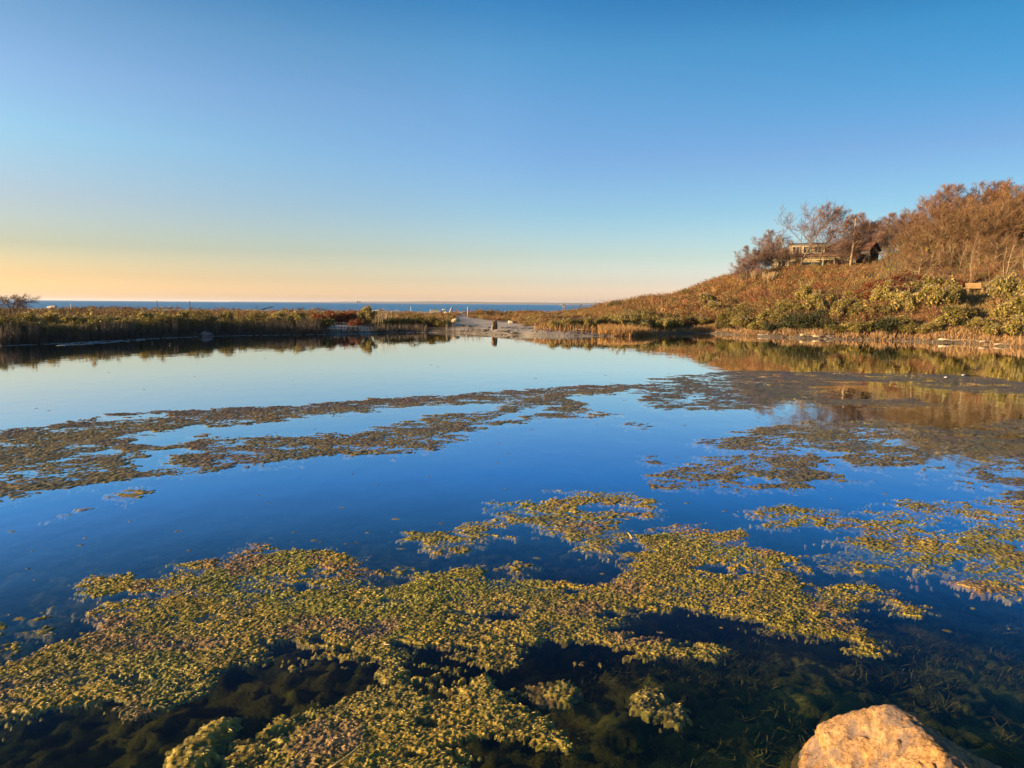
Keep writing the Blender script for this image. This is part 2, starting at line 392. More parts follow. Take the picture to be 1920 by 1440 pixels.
# ------------------------------------------------------------------ floating algae mats
def pxw(poly, z=.01): return [on_z(x, y, z) for x, y in poly]
MATS = {
 'A': ([[(-150, 820), (0, 804), (60, 799), (120, 790), (200, 775), (330, 767), (470, 763), (600, 754), (700, 747), (800, 741), (900, 734), (1000, 727), (1100, 722), (1165, 719), (1190, 727), (1160, 738), (1100, 742), (1060, 745), (1090, 752),
        (1120, 757), (1100, 765), (1170, 775), (1130, 782), (1060, 780), (1000, 790), (950, 795), (905, 797), (890, 810), (860, 825), (830, 835), (790, 845), (755, 856), (700, 850), (640, 850), (600, 855), (550, 865), (480, 872), (420, 876),
        (330, 888), (250, 897), (190, 905), (120, 912), (80, 920), (40, 938), (0, 938), (-150, 960)]],
       [[(260, 830), (310, 810), (370, 800), (475, 797), (550, 787), (650, 775), (780, 762), (925, 757), (940, 765), (900, 772), (800, 775), (780, 785), (710, 800), (630, 815), (550, 817), (450, 817), (370, 817), (300, 835)],
        [(250, 870), (300, 848), (340, 838), (330, 848), (290, 875)], [(140, 850), (200, 845), (220, 852), (175, 856)], [(190, 783), (300, 777), (290, 784), (200, 787)], [(905, 790), (1000, 762), (1050, 760), (1000, 776), (940, 788)], [(1090, 750), (1140, 742), (1170, 752), (1120, 756)]]),
 'B': ([[(1185, 727), (1260, 703), (1360, 695), (1440, 694), (1560, 697), (1700, 699), (1800, 703), (1920, 713), (2050, 722), (2050, 752), (1920, 742), (1880, 736), (1780, 731), (1720, 723), (1700, 713), (1600, 718), (1550, 728), (1560, 746),
        (1710, 747), (1785, 760), (1660, 763), (1460, 757), (1410, 767), (1350, 766), (1285, 775), (1250, 765), (1200, 750)]], []),
 'C': ([[(1370, 830), (1430, 803), (1470, 800), (1600, 786), (1660, 787), (1710, 797), (1720, 820), (1690, 830), (1700, 845), (1765, 850), (1770, 856), (1700, 860), (1660, 880), (1620, 872), (1560, 858), (1535, 862), (1530, 875), (1560, 890), (1555, 900),
        (1500, 912), (1430, 915), (1390, 912), (1330, 910), (1270, 908), (1258, 885), (1290, 875), (1320, 857), (1360, 855), (1400, 848), (1380, 840)]], [[(1470, 845), (1500, 838), (1540, 845), (1500, 855)]]),
 'R': ([[(1710, 797), (1780, 806), (1860, 806), (1920, 790), (2080, 790), (2080, 960), (1920, 945), (1890, 935), (1850, 920), (1800, 910), (1740, 895), (1700, 878), (1710, 872), (1800, 880), (1850, 878), (1880, 872), (1800, 855), (1785, 842), (1740, 833), (1720, 820)]], []),
 'D': ([[(1414, 958), (1485, 951), (1560, 956), (1597, 971), (1665, 952), (1687, 938), (1762, 941), (1837, 949), (1920, 938), (2060, 940), (2060, 1100), (1920, 1085), (1897, 1072), (1882, 1102), (1860, 1121), (1815, 1114), (1762, 1104), (1700, 1095), (1665, 1067),
        (1610, 1066), (1560, 1062), (1535, 1030), (1530, 1015), (1590, 1012), (1601, 990), (1537, 984), (1462, 984)]], [[(1720, 985), (1790, 975), (1800, 985), (1740, 995)]]),
 'E': ([[(-160, 1300), (0, 1240), (60, 1220), (90, 1200), (130, 1185), (175, 1160), (180, 1140), (220, 1128), (265, 1112), (215, 1117), (160, 1110), (160, 1103), (200, 1093), (115, 1096), (140, 1085), (190, 1071), (250, 1069), (258, 1080), (290, 1075), (320, 1058),
        (340, 1052), (400, 1055), (420, 1045), (450, 1020), (480, 1011), (530, 1015), (520, 1030), (570, 1028), (630, 1029), (686, 1040), (709, 1069), (705, 1091), (731, 1095), (787, 1084), (785, 1070), (802, 1064), (862, 1060), (922, 1065), (930, 1083), (964, 1085),
        (994, 1078), (1050, 1082), (1087, 1091), (1155, 1093), (1170, 1070), (1160, 1040), (1185, 1005), (1230, 990), (1256, 980), (1312, 984), (1350, 994), (1391, 992), (1417, 1009), (1425, 1027), (1470, 1039), (1511, 1050), (1492, 1060), (1500, 1072), (1515, 1087), (1519, 1104), (1537, 1099),
        (1556, 1084), (1612, 1087), (1669, 1102), (1687, 1121), (1759, 1140), (1744, 1157), (1699, 1149), (1650, 1132), (1612, 1129), (1627, 1140), (1597, 1144), (1616, 1159), (1639, 1177), (1661, 1204), (1639, 1219), (1594, 1211), (1567, 1202), (1500, 1196),
        (1462, 1185), (1425, 1166), (1380, 1151), (1342, 1142), (1260, 1142), (1190, 1150), (1165, 1175), (1200, 1195), (1280, 1205), (1346, 1219), (1327, 1231), (1270, 1233), (1200, 1222), (1120, 1218), (1090, 1212), (1046, 1226), (1031, 1211), (1009, 1202), (971, 1206), (967, 1228), (926, 1237),
        (880, 1235), (850, 1218), (810, 1220), (790, 1235), (830, 1250), (870, 1252), (930, 1260), (956, 1275), (975, 1297), (1012, 1309), (1027, 1331), (1046, 1350), (1050, 1387), (1020, 1399), (975, 1399), (949, 1395), (892, 1387), (877, 1399), (892, 1425), (880, 1480), (860, 1540), (430, 1540),
        (480, 1460), (530, 1410), (540, 1380), (570, 1360), (600, 1330), (640, 1300), (674, 1266), (671, 1248), (620, 1237), (529, 1226), (485, 1237), (452, 1251), (430, 1280), (380, 1300), (330, 1325), (300, 1345), (250, 1347), (200, 1345), (205, 1330), (190, 1310), (150, 1312), (100, 1330), (50, 1340), (0, 1343), (-160, 1390)]],
       [[(540, 1078), (590, 1070), (610, 1078), (570, 1095)], [(1330, 1060), (1400, 1070), (1450, 1085), (1400, 1085)], [(870, 1150), (960, 1140), (940, 1155), (880, 1165)]]),
 'T': ([[(750, 1009), (780, 996), (855, 996), (870, 980), (922, 965), (919, 941), (960, 938), (1012, 934), (1042, 921), (1084, 921), (1162, 921), (1196, 926), (1230, 939), (1249, 952), (1237, 964), (1180, 968), (1159, 980), (1170, 990), (1162, 1027), (1151, 1050), (1117, 1061), (1095, 1057),
        (1099, 1042), (1061, 1031), (1050, 1024), (1050, 1009), (1024, 1001), (975, 999), (937, 999), (907, 1014), (877, 1024), (855, 1033), (825, 1033), (799, 1026), (795, 1012)]], [[(1100, 950), (1140, 948), (1150, 955), (1110, 957)]]),
 'H': ([[(308, 1480), (315, 1430), (326, 1405), (348, 1382), (377, 1368), (392, 1355), (418, 1341), (436, 1350), (424, 1374), (408, 1397), (396, 1414), (388, 1440), (384, 1480)]], []),
 'I': ([[(1003, 1290), (1016, 1282), (1069, 1281), (1084, 1294), (1065, 1308), (1012, 1304)]], []),
 'J': ([[(1195, 1300), (1215, 1283), (1232, 1298), (1235, 1320), (1215, 1335), (1192, 1325)]], []),
 'V': ([[(1238, 1325), (1262, 1318), (1280, 1335), (1252, 1348)]], []),
 'Z': ([[(396, 1480), (412, 1420), (430, 1392), (470, 1380), (515, 1388), (520, 1412), (500, 1440), (490, 1480)]], []),
 'K': ([[(941, 1066), (955, 1056), (971, 1050), (1009, 1058), (990, 1063), (975, 1072)]], []),
 'L': ([[(735, 1068), (750, 1061), (766, 1066), (750, 1072)]], []),
 'O': ([[(215, 928), (222, 918), (265, 912), (290, 923), (270, 934), (252, 938)]], []),
 'P': ([[(95, 973), (110, 962), (150, 955), (168, 951), (160, 958), (125, 966)]], []),
 'Q': ([[(-100, 1200), (0, 1168), (45, 1160), (85, 1148), (127, 1139), (130, 1149), (80, 1166), (30, 1172), (-60, 1210)]], []),
 'W': ([[(-60, 1240), (0, 1212), (40, 1190), (80, 1180), (86, 1190), (30, 1213)]], []),
 'S': ([[(1163, 792), (1190, 787), (1225, 798), (1200, 803)]], []),
 'U': ([[(1298, 829), (1325, 822), (1358, 827), (1330, 835)]], []),
 'X': ([[(1208, 858), (1235, 852), (1247, 872), (1222, 868)]], []),
 'Y': ([[(503, 1363), (512, 1350), (529, 1338), (551, 1340), (550, 1355), (525, 1360)]], []),
}
MAT_INFO = {   # spacing, sparse, edge noise, reddish, label
 'A': (.016, .22, .40, 1.0, 'long brown and grey algae band stretching from the left edge towards the pond middle'),
 'B': (.022, .36, .7, .55, 'dark grey algae band lying in the reflection of the hill on the right'),
 'C': (.016, .28, .5, .35, 'olive algae patch floating right of the open blue water, below the hill reflection'),
 'R': (.018, .28, .5, .45, 'grey brown algae sheet along the right edge of the pond, beside the olive patch'),
 'D': (.0105, .44, .3, .3, 'thin broken golden algae field at the right edge, half under water'),
 'E': (.0062, .10, .2, .12, 'huge thick yellow olive algae mat covering the foreground from the left edge'),
 'T': (.010, .25, .24, .12, 'olive algae mat just beyond the big foreground mat, edging a dark pool'),
 'H': (.009, 0, .05, 0, 'domed green yellow algae clump at the bottom left, apart from the big mat'),
 'I': (.009, .1, .06, .1, 'small oval algae islet right of the big mat over dark murky water'),
 'J': (.009, .2, .07, .1, 'ragged algae tuft rising from murky water left of the boulder'),
 'V': (.009, .25, .06, .1, 'tiny algae tuft just right of the ragged tuft near the boulder'),
 'Z': (.009, .42, .10, .3, 'broken half sunk algae between the domed clump and the big mat at the bottom edge'),
 'K': (.01, .1, .08, .1, 'little green algae islet in the dark pool behind the foreground mat'),
 'L': (.01, .2, .08, .1, 'tiny algae scrap in the left end of the dark pool'),
 'O': (.018, .3, .25, .2, 'lone lacy algae islet on open blue water below the long brown band'),
 'P': (.018, .3, .2, .1, 'thin pale algae strand alone on blue water near the left edge'),
 'Q': (.014, .2, .15, .1, 'narrow algae streak at the left edge, farther of the two off the big foreground mat'),
 'W': (.014, .2, .12, .1, 'narrow algae streak at the left edge, nearer of the two off the big foreground mat'),
 'S': (.03, .3, .3, .4, 'small thin algae islet off the right tip of the long brown band'),
 'U': (.025, .3, .3, .4, 'small flat algae islet left of the olive patch'),
 'X': (.025, .4, .3, .3, 'scattered algae crumbs left of the olive patch, at its lower corner'),
 'Y': (.009, .2, .07, .1, 'little orange algae tuft between the domed clump and the big mat'),
}
c_ol, c_go, c_gr, c_rd, c_gy = (np.array(c) for c in ([.29, .215, .035], [.38, .255, .04], [.20, .21, .035], [.20, .105, .035], [.21, .18, .10]))
def algae(key):
    polys, holes = MATS[key]
    sp, sparse, en, red, label = MAT_INFO[key]
    polys = [pxw(p) for p in polys]; holes = [pxw(h) for h in holes]
    allp = np.array([q for p in polys for q in p])
    x0, y0 = allp.min(0) - en * .6 - .1; x1, y1 = allp.max(0) + en * .6 + .1
    gx, gy = np.arange(x0, x1, sp), np.arange(y0, y1, sp * 1.25)
    X, Y = np.meshgrid(gx, gy)
    f = np.full(X.shape, -9.)
    for p in polys: f = np.maximum(f, poly_sd(X, Y, p))
    for h in holes: f = np.minimum(f, -poly_sd(X, Y, h))
    s = 1 / max(en, .05)
    edge = (fbm(X * s * .55, Y * s * 1.1, 71, 6, .74) - .5) * en * 3.7
    hole = sstep(.60, .74, fbm(X * s * .45 + 9, Y * s * .8, 75, 5, .6)) * en * (1.4 + 3 * sparse)
    f = f + edge - hole * (.5 if key == 'A' else 1) + en * (.55 if key in 'CRD' else .20 + .35 * sparse) + (.045 if key in 'HIJKLVYWQ' else 0)
    kk = min(max(sp / .0085, .85), 1.4)                  # feature size follows the patch's own weed size
    wx = X + .02 * (fbm(X * 11, Y * 11, 3, 2) - .5) * kk; wy = Y + .02 * (fbm(X * 11 + 5, Y * 11, 4, 2) - .5) * kk
    wr = wx * .94 + wy * .34; wt = wy * .94 - wx * .34
    l2 = .62 * fbm(wr * 40 / kk, wt * 66 / kk, 91, 4, .68) + .38 * fbm(wr * 9 / kk, wt * 15 / kk, 95, 3, .6)
    l0 = fbm(X * 2.2 / max(kk, .8), Y * 3.6 / max(kk, .8), 101, 4, .6)
    l2 = (l2 - l2.mean()) / l2.std(); l0 = (l0 - l0.mean()) / l0.std()
    cov = sstep(-.28 * en - .05, .5 * en + .06, f)
    amp = .0043 * max(1, kk ** .6)
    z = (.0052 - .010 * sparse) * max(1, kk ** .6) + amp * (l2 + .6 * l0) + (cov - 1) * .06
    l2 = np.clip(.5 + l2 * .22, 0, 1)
    z = z + (.022 * sstep(0, .2, f) if key == 'H' else 0)
    keep = (cov > .02) & (z > np.where(cov > .8, -.007, -.009 if key in 'ETDH' else -.02))
    nx, ny = len(gx), len(gy)
    F = grid_faces(nx, ny)
    kf = keep.ravel()[F].any(1); F = F[kf]
    used = np.unique(F); remap = np.full(nx * ny, -1, np.int64); remap[used] = np.arange(len(used))
    V = np.stack([X, Y, z], -1).reshape(-1, 3)[used]
    n1 = sstep(.35, .65, fbm(X * 2.2 / kk, Y * 2.2 / kk, 111, 4))[..., None]
    n2 = sstep(.55, .75, fbm(X * 1.1 / kk + 40, Y * 1.1 / kk, 121, 4))[..., None]
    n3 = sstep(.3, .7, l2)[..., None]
    C = c_ol * (1 - n1) + c_go * n1
    C = C * (1 - .55 * n2) + c_gr * .55 * n2
    rr = red * sstep(.35, .75, fbm(X * .7 / kk, Y * 1.6 / kk, 131, 4)) * .6
    if key == 'A':
        tp = np.array(pxw(MATS['A'][0][0][:14]))
        rr = np.clip(.35 * rr + .8 * sstep(2.6, .3, np.interp(X, tp[:, 0], tp[:, 1]) - Y - .8 * (fbm(X * .8, Y, 133, 3) - .5)), 0, 1)
    rr = rr[..., None]
    C = C * (1 - rr) + c_rd * rr
    gg = np.clip(sparse * 1.1 * sstep(.45, .6, fbm(X * .9 / kk + 7, Y * .9 / kk, 141, 3)), 0, .8)[..., None] * (1 - rr)
    C = C * (1 - gg) + c_gy * gg
    pk = sstep(.60, .72, fbm(X * 1.6 / kk + 21, Y * 2.4 / kk, 151, 4))[..., None] * .7
    C = C * (1 - pk) + np.array([.30, .17, .085]) * pk
    od = sstep(.52, .68, fbm(X * 2.8 / kk + 2, Y * 3.6 / kk, 161, 5, .6))[..., None] * .35
    C = C * (1 - od) + np.array([.085, .075, .025]) * od
    if key in 'ABCRSUX':                               # the far weed is browner and greyer
        C = C * .42 + np.array([.125, .098, .068]) * .50
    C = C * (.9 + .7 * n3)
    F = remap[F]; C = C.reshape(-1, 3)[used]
    nb = int(min(len(V) * .05, 22000)) if sp < .018 else 0
    if nb:                                             # loose filaments on top of the mat
        rg = np.random.default_rng(sum(map(ord, key)))
        idx = np.nonzero(V[:, 2] > -.012)[0]; idx = rg.choice(idx, nb)
        p = V[idx] + [0, 0, .002]; a = rg.normal(.25, .7, nb) ; L = rg.uniform(.010, .040, nb) * kk ** .5
        dv = np.stack([np.cos(a) * L, np.sin(a) * L, rg.uniform(-.1, .55, nb) * L], 1)
        sd = np.stack([-np.sin(a), np.cos(a), rg.uniform(-.6, .6, nb)], 1) * (rg.uniform(.0010, .0024, nb) * kk ** .5)[:, None]
        bv = np.stack([p - dv * .5 - sd * .4, p - dv * .5 + sd * .4, p + sd * .9 + [0, 0, .004], p + dv * .5], 1).reshape(-1, 3)
        bf = np.arange(nb * 4).reshape(-1, 4)[:, [0, 1, 2, 3]] + len(V)
        bc = np.repeat(C[idx] * rg.uniform(.6, 1.55, nb)[:, None], 4, 0)
        V = np.concatenate([V, bv]); F = np.concatenate([F, bf]); C = np.concatenate([C, bc])
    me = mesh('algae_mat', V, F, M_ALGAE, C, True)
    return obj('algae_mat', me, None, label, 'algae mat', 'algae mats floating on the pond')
for k_ in MATS: algae(k_)
rg_ = np.random.default_rng(55); n = 170                      # crumbs of weed adrift on the open water
bx_, by_ = [], []
for _ in range(n):
    q = on_z(rg_.uniform(0, 1920), 660 + 540 * rg_.random() ** .8); bx_.append(q[0]); by_.append(q[1])
bx_, by_ = np.array(bx_), np.array(by_); th_ = np.arange(6) * math.pi / 3
sz_ = rg_.uniform(.006, .02, n) * (1 + by_ / 9)
CV = np.stack([bx_[:, None] + sz_[:, None] * np.concatenate([np.cos(th_) * 1.6, [0]]), by_[:, None] + sz_[:, None] * np.concatenate([np.sin(th_), [0]]), np.tile(np.array([-.002] * 6 + [.008]), (n, 1))], -1)
CV[:, :6, :2] += rg_.normal(size=(n, 6, 2)) * sz_[:, None, None] * .35
CF = (np.array([(i, (i + 1) % 6, 6) for i in range(6)])[None] + (np.arange(n) * 7)[:, None, None]).reshape(-1, 3)
obj('floating_crumbs', mesh('floating_crumbs', CV.reshape(-1, 3), CF, M_ALGAE, np.repeat(np.array([c_ol, c_go, c_gy])[rg_.integers(0, 3, n)], 7, 0)), None, 'tiny crumbs of weed adrift on the open pond water', None, None, 'stuff')

#@@VEG@@
# ------------------------------------------------------------------ placing on the ground
def hor(px): return 570 + .0082 * (px - 960)
def gz1(x, y): return float(ground_z(np.array([x]), np.array([y]))[0][0])
def on_ground(px, py, y0=30, y1=135):           # first point of the ground on the sight line through a pixel
    Ys = np.arange(y0, y1, .25); d = ray(px, py); t = Ys / d[1]
    X, Z = d[0] * t, CAM_H + d[2] * t
    G = ground_z(X, Ys)[0]
    i = int(np.argmax(G >= Z)) if (G >= Z).any() else len(Ys) - 1
    return float(X[i]), float(Ys[i]), float(G[i])
def stand(px, Y):
    x = (px - 960) / F_PX * Y * 1.0
    return x, Y, gz1(x, Y)
ORD = ['first', 'second', 'third', 'fourth', 'fifth', 'sixth', 'seventh', 'eighth', 'ninth', 'tenth', 'eleventh', 'twelfth', 'thirteenth', 'fourteenth', 'fifteenth', 'sixteenth', 'seventeenth', 'eighteenth', 'nineteenth', 'twentieth',
       'twenty-first', 'twenty-second', 'twenty-third', 'twenty-fourth', 'twenty-fifth', 'twenty-sixth', 'twenty-seventh', 'twenty-eighth', 'twenty-ninth', 'thirtieth', 'thirty-first', 'thirty-second', 'thirty-third', 'thirty-fourth', 'thirty-fifth', 'thirty-sixth']

# ------------------------------------------------------------------ plant makers
def unit(v): return v / (np.linalg.norm(v, axis=-1, keepdims=True) + 1e-9)
def leaf_cloud(rng, cen, rad, n, size, pal, flat=.6, shell=(.45, 1.05)):
    cen = np.asarray(cen); rad = np.asarray(rad)
    k = rng.choice(len(cen), n, p=rad ** 2 / (rad ** 2).sum())
    d = unit(rng.normal(size=(n, 3)))
    p = cen[k] + d * (rad[k] * rng.uniform(shell[0] ** 2, shell[1] ** 2, n) ** .5)[:, None] * np.array([1, 1, .85])
    nrm = unit(d * flat + rng.normal(size=(n, 3)) * .6 + np.array([0, 0, .25]))
    a = unit(np.cross(nrm, rng.normal(size=(n, 3)))); b = np.cross(nrm, a)
    s = size * rng.uniform(.6, 1.35, n)[:, None]
    V = np.stack([p - a * s, p + b * s * .5, p + a * s, p - b * s * .5], 1).reshape(-1, 3)
    pal = np.asarray(pal); c = pal[rng.choice(len(pal), n)] * rng.uniform(.75, 1.25, n)[:, None]
    return V, np.arange(n * 4).reshape(-1, 4), np.repeat(c, 4, 0)
def ribbons(rng, P0, P1, w, c0, c1=None, bend=.12):     # thin bent blades from P0 to P1, three points each
    n = len(P0); D = P1 - P0; L = np.linalg.norm(D, axis=1, keepdims=True)
    a = unit(np.cross(unit(D), rng.normal(size=(n, 3)))) * (np.broadcast_to(w, (n,))[:, None])
    mid = (P0 + P1) / 2 + rng.normal(size=(n, 3)) * L * bend
    V = np.stack([P0 - a, P0 + a, mid + a * .8, mid - a * .8, P1], 1).reshape(-1, 3)
    b = np.arange(n)[:, None] * 5
    F = np.concatenate([b + np.array([[0, 1, 2, 3]]), b + np.array([[3, 2, 4, 4]])])
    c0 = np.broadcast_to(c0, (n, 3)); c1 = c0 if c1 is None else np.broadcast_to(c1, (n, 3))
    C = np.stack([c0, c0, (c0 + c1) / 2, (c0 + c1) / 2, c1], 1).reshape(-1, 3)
    return V, F, C
def tri_split(F):                               # quads that repeat a corner become triangles
    F = np.asarray(F)
    return np.concatenate([F[:, :3], F[F[:, 2] != F[:, 3]][:, [0, 2, 3]]])
def join(parts):
    V, F, C, n = [], [], [], 0
    for v, f, c in parts:
        f = np.asarray(f)
        if f.shape[1] == 4: f = tri_split(f)
        V.append(v); F.append(f + n); C.append(c); n += len(v)
    return np.concatenate(V), np.concatenate(F), np.concatenate(C)
def spread(rng, T, X, Y, Z, s, sz=None, tint=None):  # many copies of a small template joined into one mesh
    v, f, c = T; n, m = len(X), len(v)
    a = rng.uniform(0, 2 * math.pi, n); ca, sa = np.cos(a)[:, None], np.sin(a)[:, None]
    s = np.broadcast_to(s, (n,))[:, None]; sz = s if sz is None else np.broadcast_to(sz, (n,))[:, None]
    V = np.stack([(v[None, :, 0] * ca - v[None, :, 1] * sa) * s + X[:, None], (v[None, :, 0] * sa + v[None, :, 1] * ca) * s + Y[:, None], v[None, :, 2] * sz + Z[:, None]], -1).reshape(-1, 3)
    F = (f[None] + (np.arange(n) * m)[:, None, None]).reshape(-1, 3)
    C = np.broadcast_to(c[None], (n, m, 3))
    if tint is not None: C = C * tint[:, None, :]
    return V, F, C.reshape(-1, 3)

def shrub_kind(seed, w, h, pal, nleaf, size, heads=0, headc=(.46, .38, .22), stemc=(.16, .11, .07), nstem=16, low=.22, nclump=34, clr=.23):
    rng = np.random.default_rng(seed)
    th = rng.uniform(0, 2 * math.pi, nclump); r = rng.uniform(.05, 1, nclump) ** .6
    top = h * (1 - .38 * r ** 2) * rng.uniform(.62, 1.12, nclump)
    zz = low * h + (top - low * h) * rng.uniform(.35, 1, nclump) ** .7 - clr * w * .4
    cen = np.stack([np.cos(th) * r * w * .72, np.sin(th) * r * w * .72, np.maximum(zz, low * h * .7)], 1)
    rad = rng.uniform(.55, 1.4, nclump) * clr * w
    parts = [leaf_cloud(rng, cen, rad, nleaf, size, pal)]
    if heads:
        k = rng.choice(nclump, heads); d = unit(rng.normal(size=(heads, 3)) * [1, 1, .7] + [0, 0, 1.1])
        p = cen[k] + d * rad[k][:, None] * rng.uniform(.9, 1.15, heads)[:, None]
        q = np.zeros((heads, 1)) + .045
        parts.append(leaf_cloud(rng, p, np.full(heads, .05), heads * 3, size * .62, [headc, np.array(headc) * .8]))
    fol = mesh('foliage', *_vf(join(parts), M_LEAF))
    P0 = np.concatenate([rng.normal(size=(nstem, 2)) * .10 * w, np.zeros((nstem, 1)) - .1], 1)
    k = rng.choice(nclump, nstem)
    sb = MB()
    for i in range(nstem):
        m_ = P0[i] * .45 + cen[k[i]] * .55 + rng.normal(size=3) * .07 * w
        sb.tube([P0[i], m_, cen[k[i]]], [.02 * w, .014 * w, .006 * w], 4, np.array(stemc) * rng.uniform(.7, 1.3), False)
    st = sb.me('stem', M_TWIG)
    n = 170; k = rng.choice(nclump, n)
    V, F, C = join([ribbons(rng, cen[k] * [.5, .5, .35] + rng.normal(size=(n, 3)) * .05, cen[k] + unit(rng.normal(size=(n, 3)) * [.8, .8, 1] + [0, 0, .9]) * rad[k][:, None] * 1.75, .008 * w, np.array(stemc))])
    tw = mesh('twigs', V, F, M_TWIG, C)
    return fol, st, tw
def _vf(j, mat): return j[0], j[1], mat, j[2]

def put_shrub(kind, x, y, z, sx, sz, rz, label, group, cat='shrub', name='shrub'):
    r = empty(name, (x, y, z), label, cat, group, rz); r.scale = (sx, sx, sz)
    fol, st, tw = kind
    obj('foliage', fol, r); obj('stems', st, r); obj('twigs', tw, r)
    return r

def tree_kind(seed, H=8.0, stems=1, wind=(.12, .0), spread_=.8, n1=9, n2=7, n3=7, n4=5, first=.22, twc=((.20, .10, .055), (.30, .18, .10)), bark=(.22, .165, .11), leaves=0, leafc=((.25, .09, .025), (.32, .14, .04)), tw=.013, trad=.12, up=.10, kink=.16):
    rng = np.random.default_rng(seed)
    tb = MB(); crown = MB(); T0, T1 = [], []
    wv = np.array([wind[0], wind[1], 0])
    def line(p, d, L, n, k, u):
        pts = [p]; d = d / np.linalg.norm(d)
        for i in range(n):
            d = d + rng.normal(size=3) * k + np.array([0, 0, u]) + wv * .55
            d /= np.linalg.norm(d); p = p + d * L / n; pts.append(p)
        return np.array(pts)
    def kids(pts, n, f0, ang, ln):
        out = []
        for i in range(n):
            t = (f0 + (1 - f0) * (i + rng.uniform(0, .9)) / n) * (len(pts) - 1)
            j = min(int(t), len(pts) - 2); p = pts[j] + (pts[j + 1] - pts[j]) * (t - j)
            ax = pts[j + 1] - pts[j]; ax /= np.linalg.norm(ax)
            q = np.cross(ax, rng.normal(size=3)); q /= np.linalg.norm(q)
            a = ang * rng.uniform(.7, 1.25)
            out.append((p, ax * math.cos(a) + q * math.sin(a), ln * (1.1 - .6 * t / (len(pts) - 1)) * rng.uniform(.75, 1.2)))
        return out
    for s in range(stems):
        d0 = np.array([rng.normal() * .25 * (stems > 1) + wind[0] * .8, rng.normal() * .25 * (stems > 1), 1.0])
        P = line(np.array([rng.normal() * .12 * (stems > 1), rng.normal() * .12 * (stems > 1), -.3]), d0, H * rng.uniform(.72, .88), 8, kink * .6, .04)
        r0 = trad * (1 if stems == 1 else .65)
        tb.tube(P, np.linspace(r0, r0 * .28, len(P)), 6, np.array(bark) * rng.uniform(.85, 1.15), False)
        for p, d, L in kids(P, max(4, n1 // (1 if stems == 1 else 2)), first, .85 * spread_ + .15, H * .42 * spread_ + .4):
            Q = line(p, d, L, 6, kink, up)
            tb.tube(Q, np.linspace(r0 * .38, r0 * .10, len(Q)), 5, np.array(bark) * rng.uniform(.85, 1.15), False)
            for p2, d2, L2 in kids(Q, n2, .2, .7, L * .5):
                S = line(p2, d2, L2, 4, kink, up)
                crown.tube(S, np.linspace(r0 * .14, r0 * .05, len(S)), 3, np.array(bark) * .9 * rng.uniform(.8, 1.2), False)
                for p3, d3, L3 in kids(S, n3, .15, .62, L2 * .5 + .15):
                    e = p3 + (d3 + wv * .5 + [0, 0, .18]) * L3
                    T0.append(p3); T1.append(e)
                    for q in range(n4):
                        b = p3 + (e - p3) * rng.uniform(.2, .95)
                        T0.append(b); T1.append(b + (unit(e - p3) + rng.normal(size=3) * .5 + wv * .6 + [0, 0, .15]) * L3 * rng.uniform(.3, .7))
    T0, T1 = np.array(T0), np.array(T1)
    twc = np.asarray(twc); cc = twc[rng.choice(len(twc), len(T0))] * rng.uniform(.75, 1.25, len(T0))[:, None]
    cv, cf, cc_ = np.concatenate(crown.V), np.concatenate(crown.F), np.concatenate(crown.C)
    parts = [(cv, cf, cc_), ribbons(rng, T0, T1, tw, cc)]
    cm = mesh('crown', *_vf(join(parts), M_TWIG))
    lm = None
    if leaves:
        k = rng.choice(len(T1), leaves)
        lm = mesh('leaves', *_vf(join([leaf_cloud(rng, T1[k], np.full(leaves, .12), leaves, .075, leafc, .2)]), M_LEAF))
    top = max(T1[:, 2].max(), 1)
    return tb.me('trunk', M_BARK), cm, lm, float(np.quantile(T1[:, 2], .995))
def put_tree(kind, px, Y, ytop, label, group, rz=0.0, sx=1.0, name='bare_tree'):
    x, y, z = stand(px, Y)
    h = CAM_H + (hor(px) - ytop) * Y / F_PX - z
    s = h / kind[3]
    r = empty(name, (x, y, z), label, 'tree', group, rz); r.scale = (s * sx * 1.12, s * sx * 1.12, s)
    obj('trunk', kind[0], r); obj('crown', kind[1], r)
    if kind[2]: obj('leaves', kind[2], r)
    return r

# ------------------------------------------------------------------ house on the hill
def wall_window(parent, x0, x1, z0, z1, y, fc=(.5, .42, .3)):
    fb = MB(); t = .07
    for b in ((x0 - t, z0 - t, x1 + t, z0), (x0 - t, z1, x1 + t, z1 + t), (x0 - t, z0, x0, z1), (x1, z0, x1 + t, z1), ((x0 + x1) / 2 - .03, z0, (x0 + x1) / 2 + .03, z1)):
        fb.box(b[0], y - .07, b[1], b[2], y + .01, b[3], fc)
    w = obj('window', fb.me('window', M_PAINT), parent)
    pb = MB(); pb.box(x0, y - .03, z0, x1, y - .012, z1, (.03, .03, .035)); obj('pane', pb.me('pane', M_GLASS), w)
HX, HY, HZ = 36.4, 101.0, 6.55
house = empty('house', (HX, HY, HZ), 'tan shingled hilltop house half hidden behind bare trees, with a wide upper dormer', 'house', None, R(-22))
shg, shr, drk = (.36, .29, .16), (.16, .095, .065), (.07, .05, .04)
m_ = MB(); m_.box(0, 0, 0, 10.6, 7, 2.75, shg); obj('wall', m_.me('wall', M_PAINT), house)
m_ = MB()                                      # hipped roof with thickness at the eaves
e, rz_ = .35, 4.45
rv = [(-e, -e, 2.76), (10.6 + e, -e, 2.76), (10.6 + e, 7 + e, 2.76), (-e, 7 + e, 2.76), (-e, -e, 2.95), (10.6 + e, -e, 2.95), (10.6 + e, 7 + e, 2.95), (-e, 7 + e, 2.95), (2.6, 3.5, rz_), (8.0, 3.5, rz_)]
